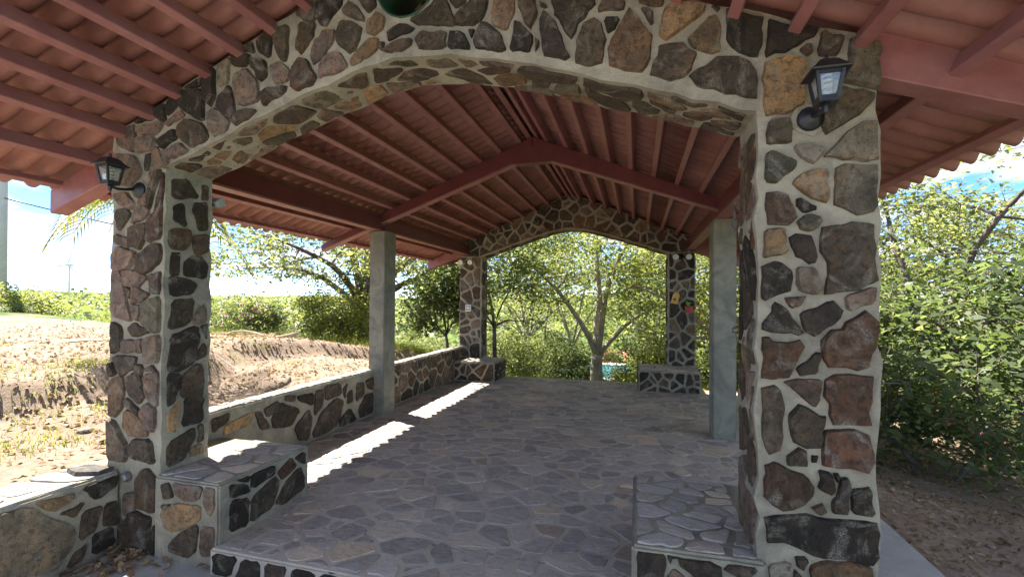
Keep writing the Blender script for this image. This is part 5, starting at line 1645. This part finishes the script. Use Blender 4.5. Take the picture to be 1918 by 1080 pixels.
# ------------------------------------------------------------------ pole, wires, turbine, pool and houses
p = spot(-63.75, 24.0)
e = empty('utility_pole', p, 'pale concrete utility pole at the picture edge beyond the bank', 'pole')
MB().tube([p - Vector((0, 0, 1)), p + Vector((0, 0, 9.0))], [0.19, 0.13], 12).build('shaft', 'pole_concrete', e, True)
MB().box(p.x - 0.9, p.x + 0.9, p.y - 0.05, p.y + 0.05, p.z + 8.2, p.z + 8.32).build('crossarm', 'pole_concrete', e)
for k, (z0, z1, b1, d1, lab) in enumerate(((4.75, 4.1, -46, 40, 'thin dark wire running from the utility pole at low height'), (6.1, 5.0, -46, 40, 'upper thin wire running from the utility pole'))):
    q = spot(b1, d1); a = p + Vector((0.15, 0, z0)); b = Vector((q.x, q.y, 1.43 + z1))
    P = [a.lerp(b, t) - Vector((0, 0, 1.2 * t * (1 - t))) for t in np.linspace(0, 1, 14)]
    tag(MB().tube(P, 0.014 if k else 0.026, 5).build('overhead_wire', 'black_metal', None, True), lab, 'wire', 'overhead wires')
p = spot(-59.6, 260); p.z = 2
e = empty('wind_turbine', p, 'tiny white wind turbine on the horizon between the pole and the near pillar', 'turbine')
MB().tube([p - Vector((0, 0, 6)), p + Vector((0, 0, 12.5))], [0.5, 0.28], 8).build('tower', 'white_plastic', e, True)
MB().box(p.x - 0.6, p.x + 0.6, p.y - 0.9, p.y + 0.9, p.z + 12.2, p.z + 13.1).build('nacelle', 'white_plastic', e)
for k in range(3):
    t = math.radians(75 + 120 * k); h = Vector((math.cos(t) * 0.5, math.cos(t) * 0.86, math.sin(t)))
    c = p + Vector((0.7, -1.1, 12.7))
    MB().tube([c, c + h * 2, c + h * 6.5], [0.16, 0.26, 0.06], 6).build('blade', 'white_plastic', e)

PZ = -3.2
pool = struct(MB().box(-6.6, -0.2, 27.5, 33.0, PZ - 0.6, PZ).build('water', 'pool_water'))
mb = MB()
for b in ((-7.4, 0.6, 26.7, 27.5), (-7.4, 0.6, 33.0, 34.2), (-7.4, -6.6, 27.5, 33.0), (-0.2, 0.6, 27.5, 33.0)):
    mb.box(b[0], b[1], b[2], b[3], PZ - 1.6, PZ + 0.1)
struct(mb.build('pool_pavement', 'pad_concrete'))

def house(loc, w, d, h, rh, rz, wall, label, oh=0.5):
    e = empty('house', loc, label, 'house', 'small houses below the pavilion')
    M_ = Matrix.Translation(loc) @ Matrix.Rotation(rz, 4, 'Z')
    T = lambda q: M_ @ Vector(q)
    def bx(x0, x1, y0, y1, z0, z1):
        m = MB().box(x0, x1, y0, y1, z0, z1); m.v = [T(v) for v in m.v]; return m
    bx(-w / 2, w / 2, -d / 2, d / 2, -2.0, h).build('wall', wall, e)
    m = MB()
    for s in (-1, 1):
        n = 40
        for k in range(n):
            x = -w / 2 - oh + (w + 2 * oh) * k / n; x2 = x + (w + 2 * oh) / n; xm = (x + x2) / 2
            P = [(x, 0, rh), (xm, 0, rh + 0.09), (x2, 0, rh), (x, s * (d / 2 + oh), -0.1), (xm, s * (d / 2 + oh), 0.0), (x2, s * (d / 2 + oh), -0.1)]
            v = [T((a, b, h + c)) for a, b, c in P] + [T((x, 0, h + rh - 0.12)), T((x2, 0, h + rh - 0.12)), T((x2, s * (d / 2 + oh), h - 0.2)), T((x, s * (d / 2 + oh), h - 0.2))]
            m.add(v, [(0, 1, 4, 3), (1, 2, 5, 4), (6, 7, 8, 9), (3, 4, 5, 8, 9)])
    m.build('roof', 'roof_tile', e)
    for s in (-1, 1):
        MB().add([T((s * w / 2, -d / 2, h)), T((s * w / 2, d / 2, h)), T((s * w / 2, 0, h + rh - 0.12)), T((s * (w / 2 - 0.2), -d / 2, h)), T((s * (w / 2 - 0.2), d / 2, h)), T((s * (w / 2 - 0.2), 0, h + rh - 0.12))],
                 [(0, 1, 2), (5, 4, 3), (0, 2, 5, 3), (1, 4, 5, 2)]).build('gable', wall, e)
    for k in range(3):
        x = -w * 0.3 + k * w * 0.3
        if k == 1:
            dr = bx(x - 0.45, x + 0.45, -d / 2 - 0.03, -d / 2 + 0.02, 0.0, 2.05).build('door', 'dark_bark', e)
            bx(x + 0.32, x + 0.37, -d / 2 - 0.07, -d / 2 - 0.03, 1.0, 1.05).build('handle', 'grey_steel', dr)
        else:
            wi = bx(x - 0.55, x + 0.55, -d / 2 - 0.03, -d / 2 + 0.02, 0.95, 2.0).build('window', 'window_dark', e)
            m = MB()
            for q in ((x - 0.6, x + 0.6, 0.88, 0.95), (x - 0.6, x + 0.6, 2.0, 2.07), (x - 0.6, x - 0.55, 0.95, 2.0), (x + 0.55, x + 0.6, 0.95, 2.0), (x - 0.02, x + 0.02, 0.95, 2.0)):
                m.box(q[0], q[1], -d / 2 - 0.06, -d / 2 - 0.03, q[2], q[3])
            m.v = [T(v) for v in m.v]
            m.build('frame', 'white_plastic', wi)
house(Vector((0.2, 42.5, -6.9)), 7.5, 6.0, 2.5, 1.3, 0.15, 'cream_wall', 'cream house with a red tiled roof behind the pool')
house(Vector((-14.2, 41.0, -7.0)), 6.0, 5.0, 2.4, 1.3, -0.3, 'cream_wall', 'red-roofed house glimpsed low beside the far bench')
house(Vector((8.6, 13.6, -3.9)), 7.0, 5.0, 2.1, 1.4, 0.55, 'peach_wall', 'peach house with a red tiled roof below the shrubs on the open side')
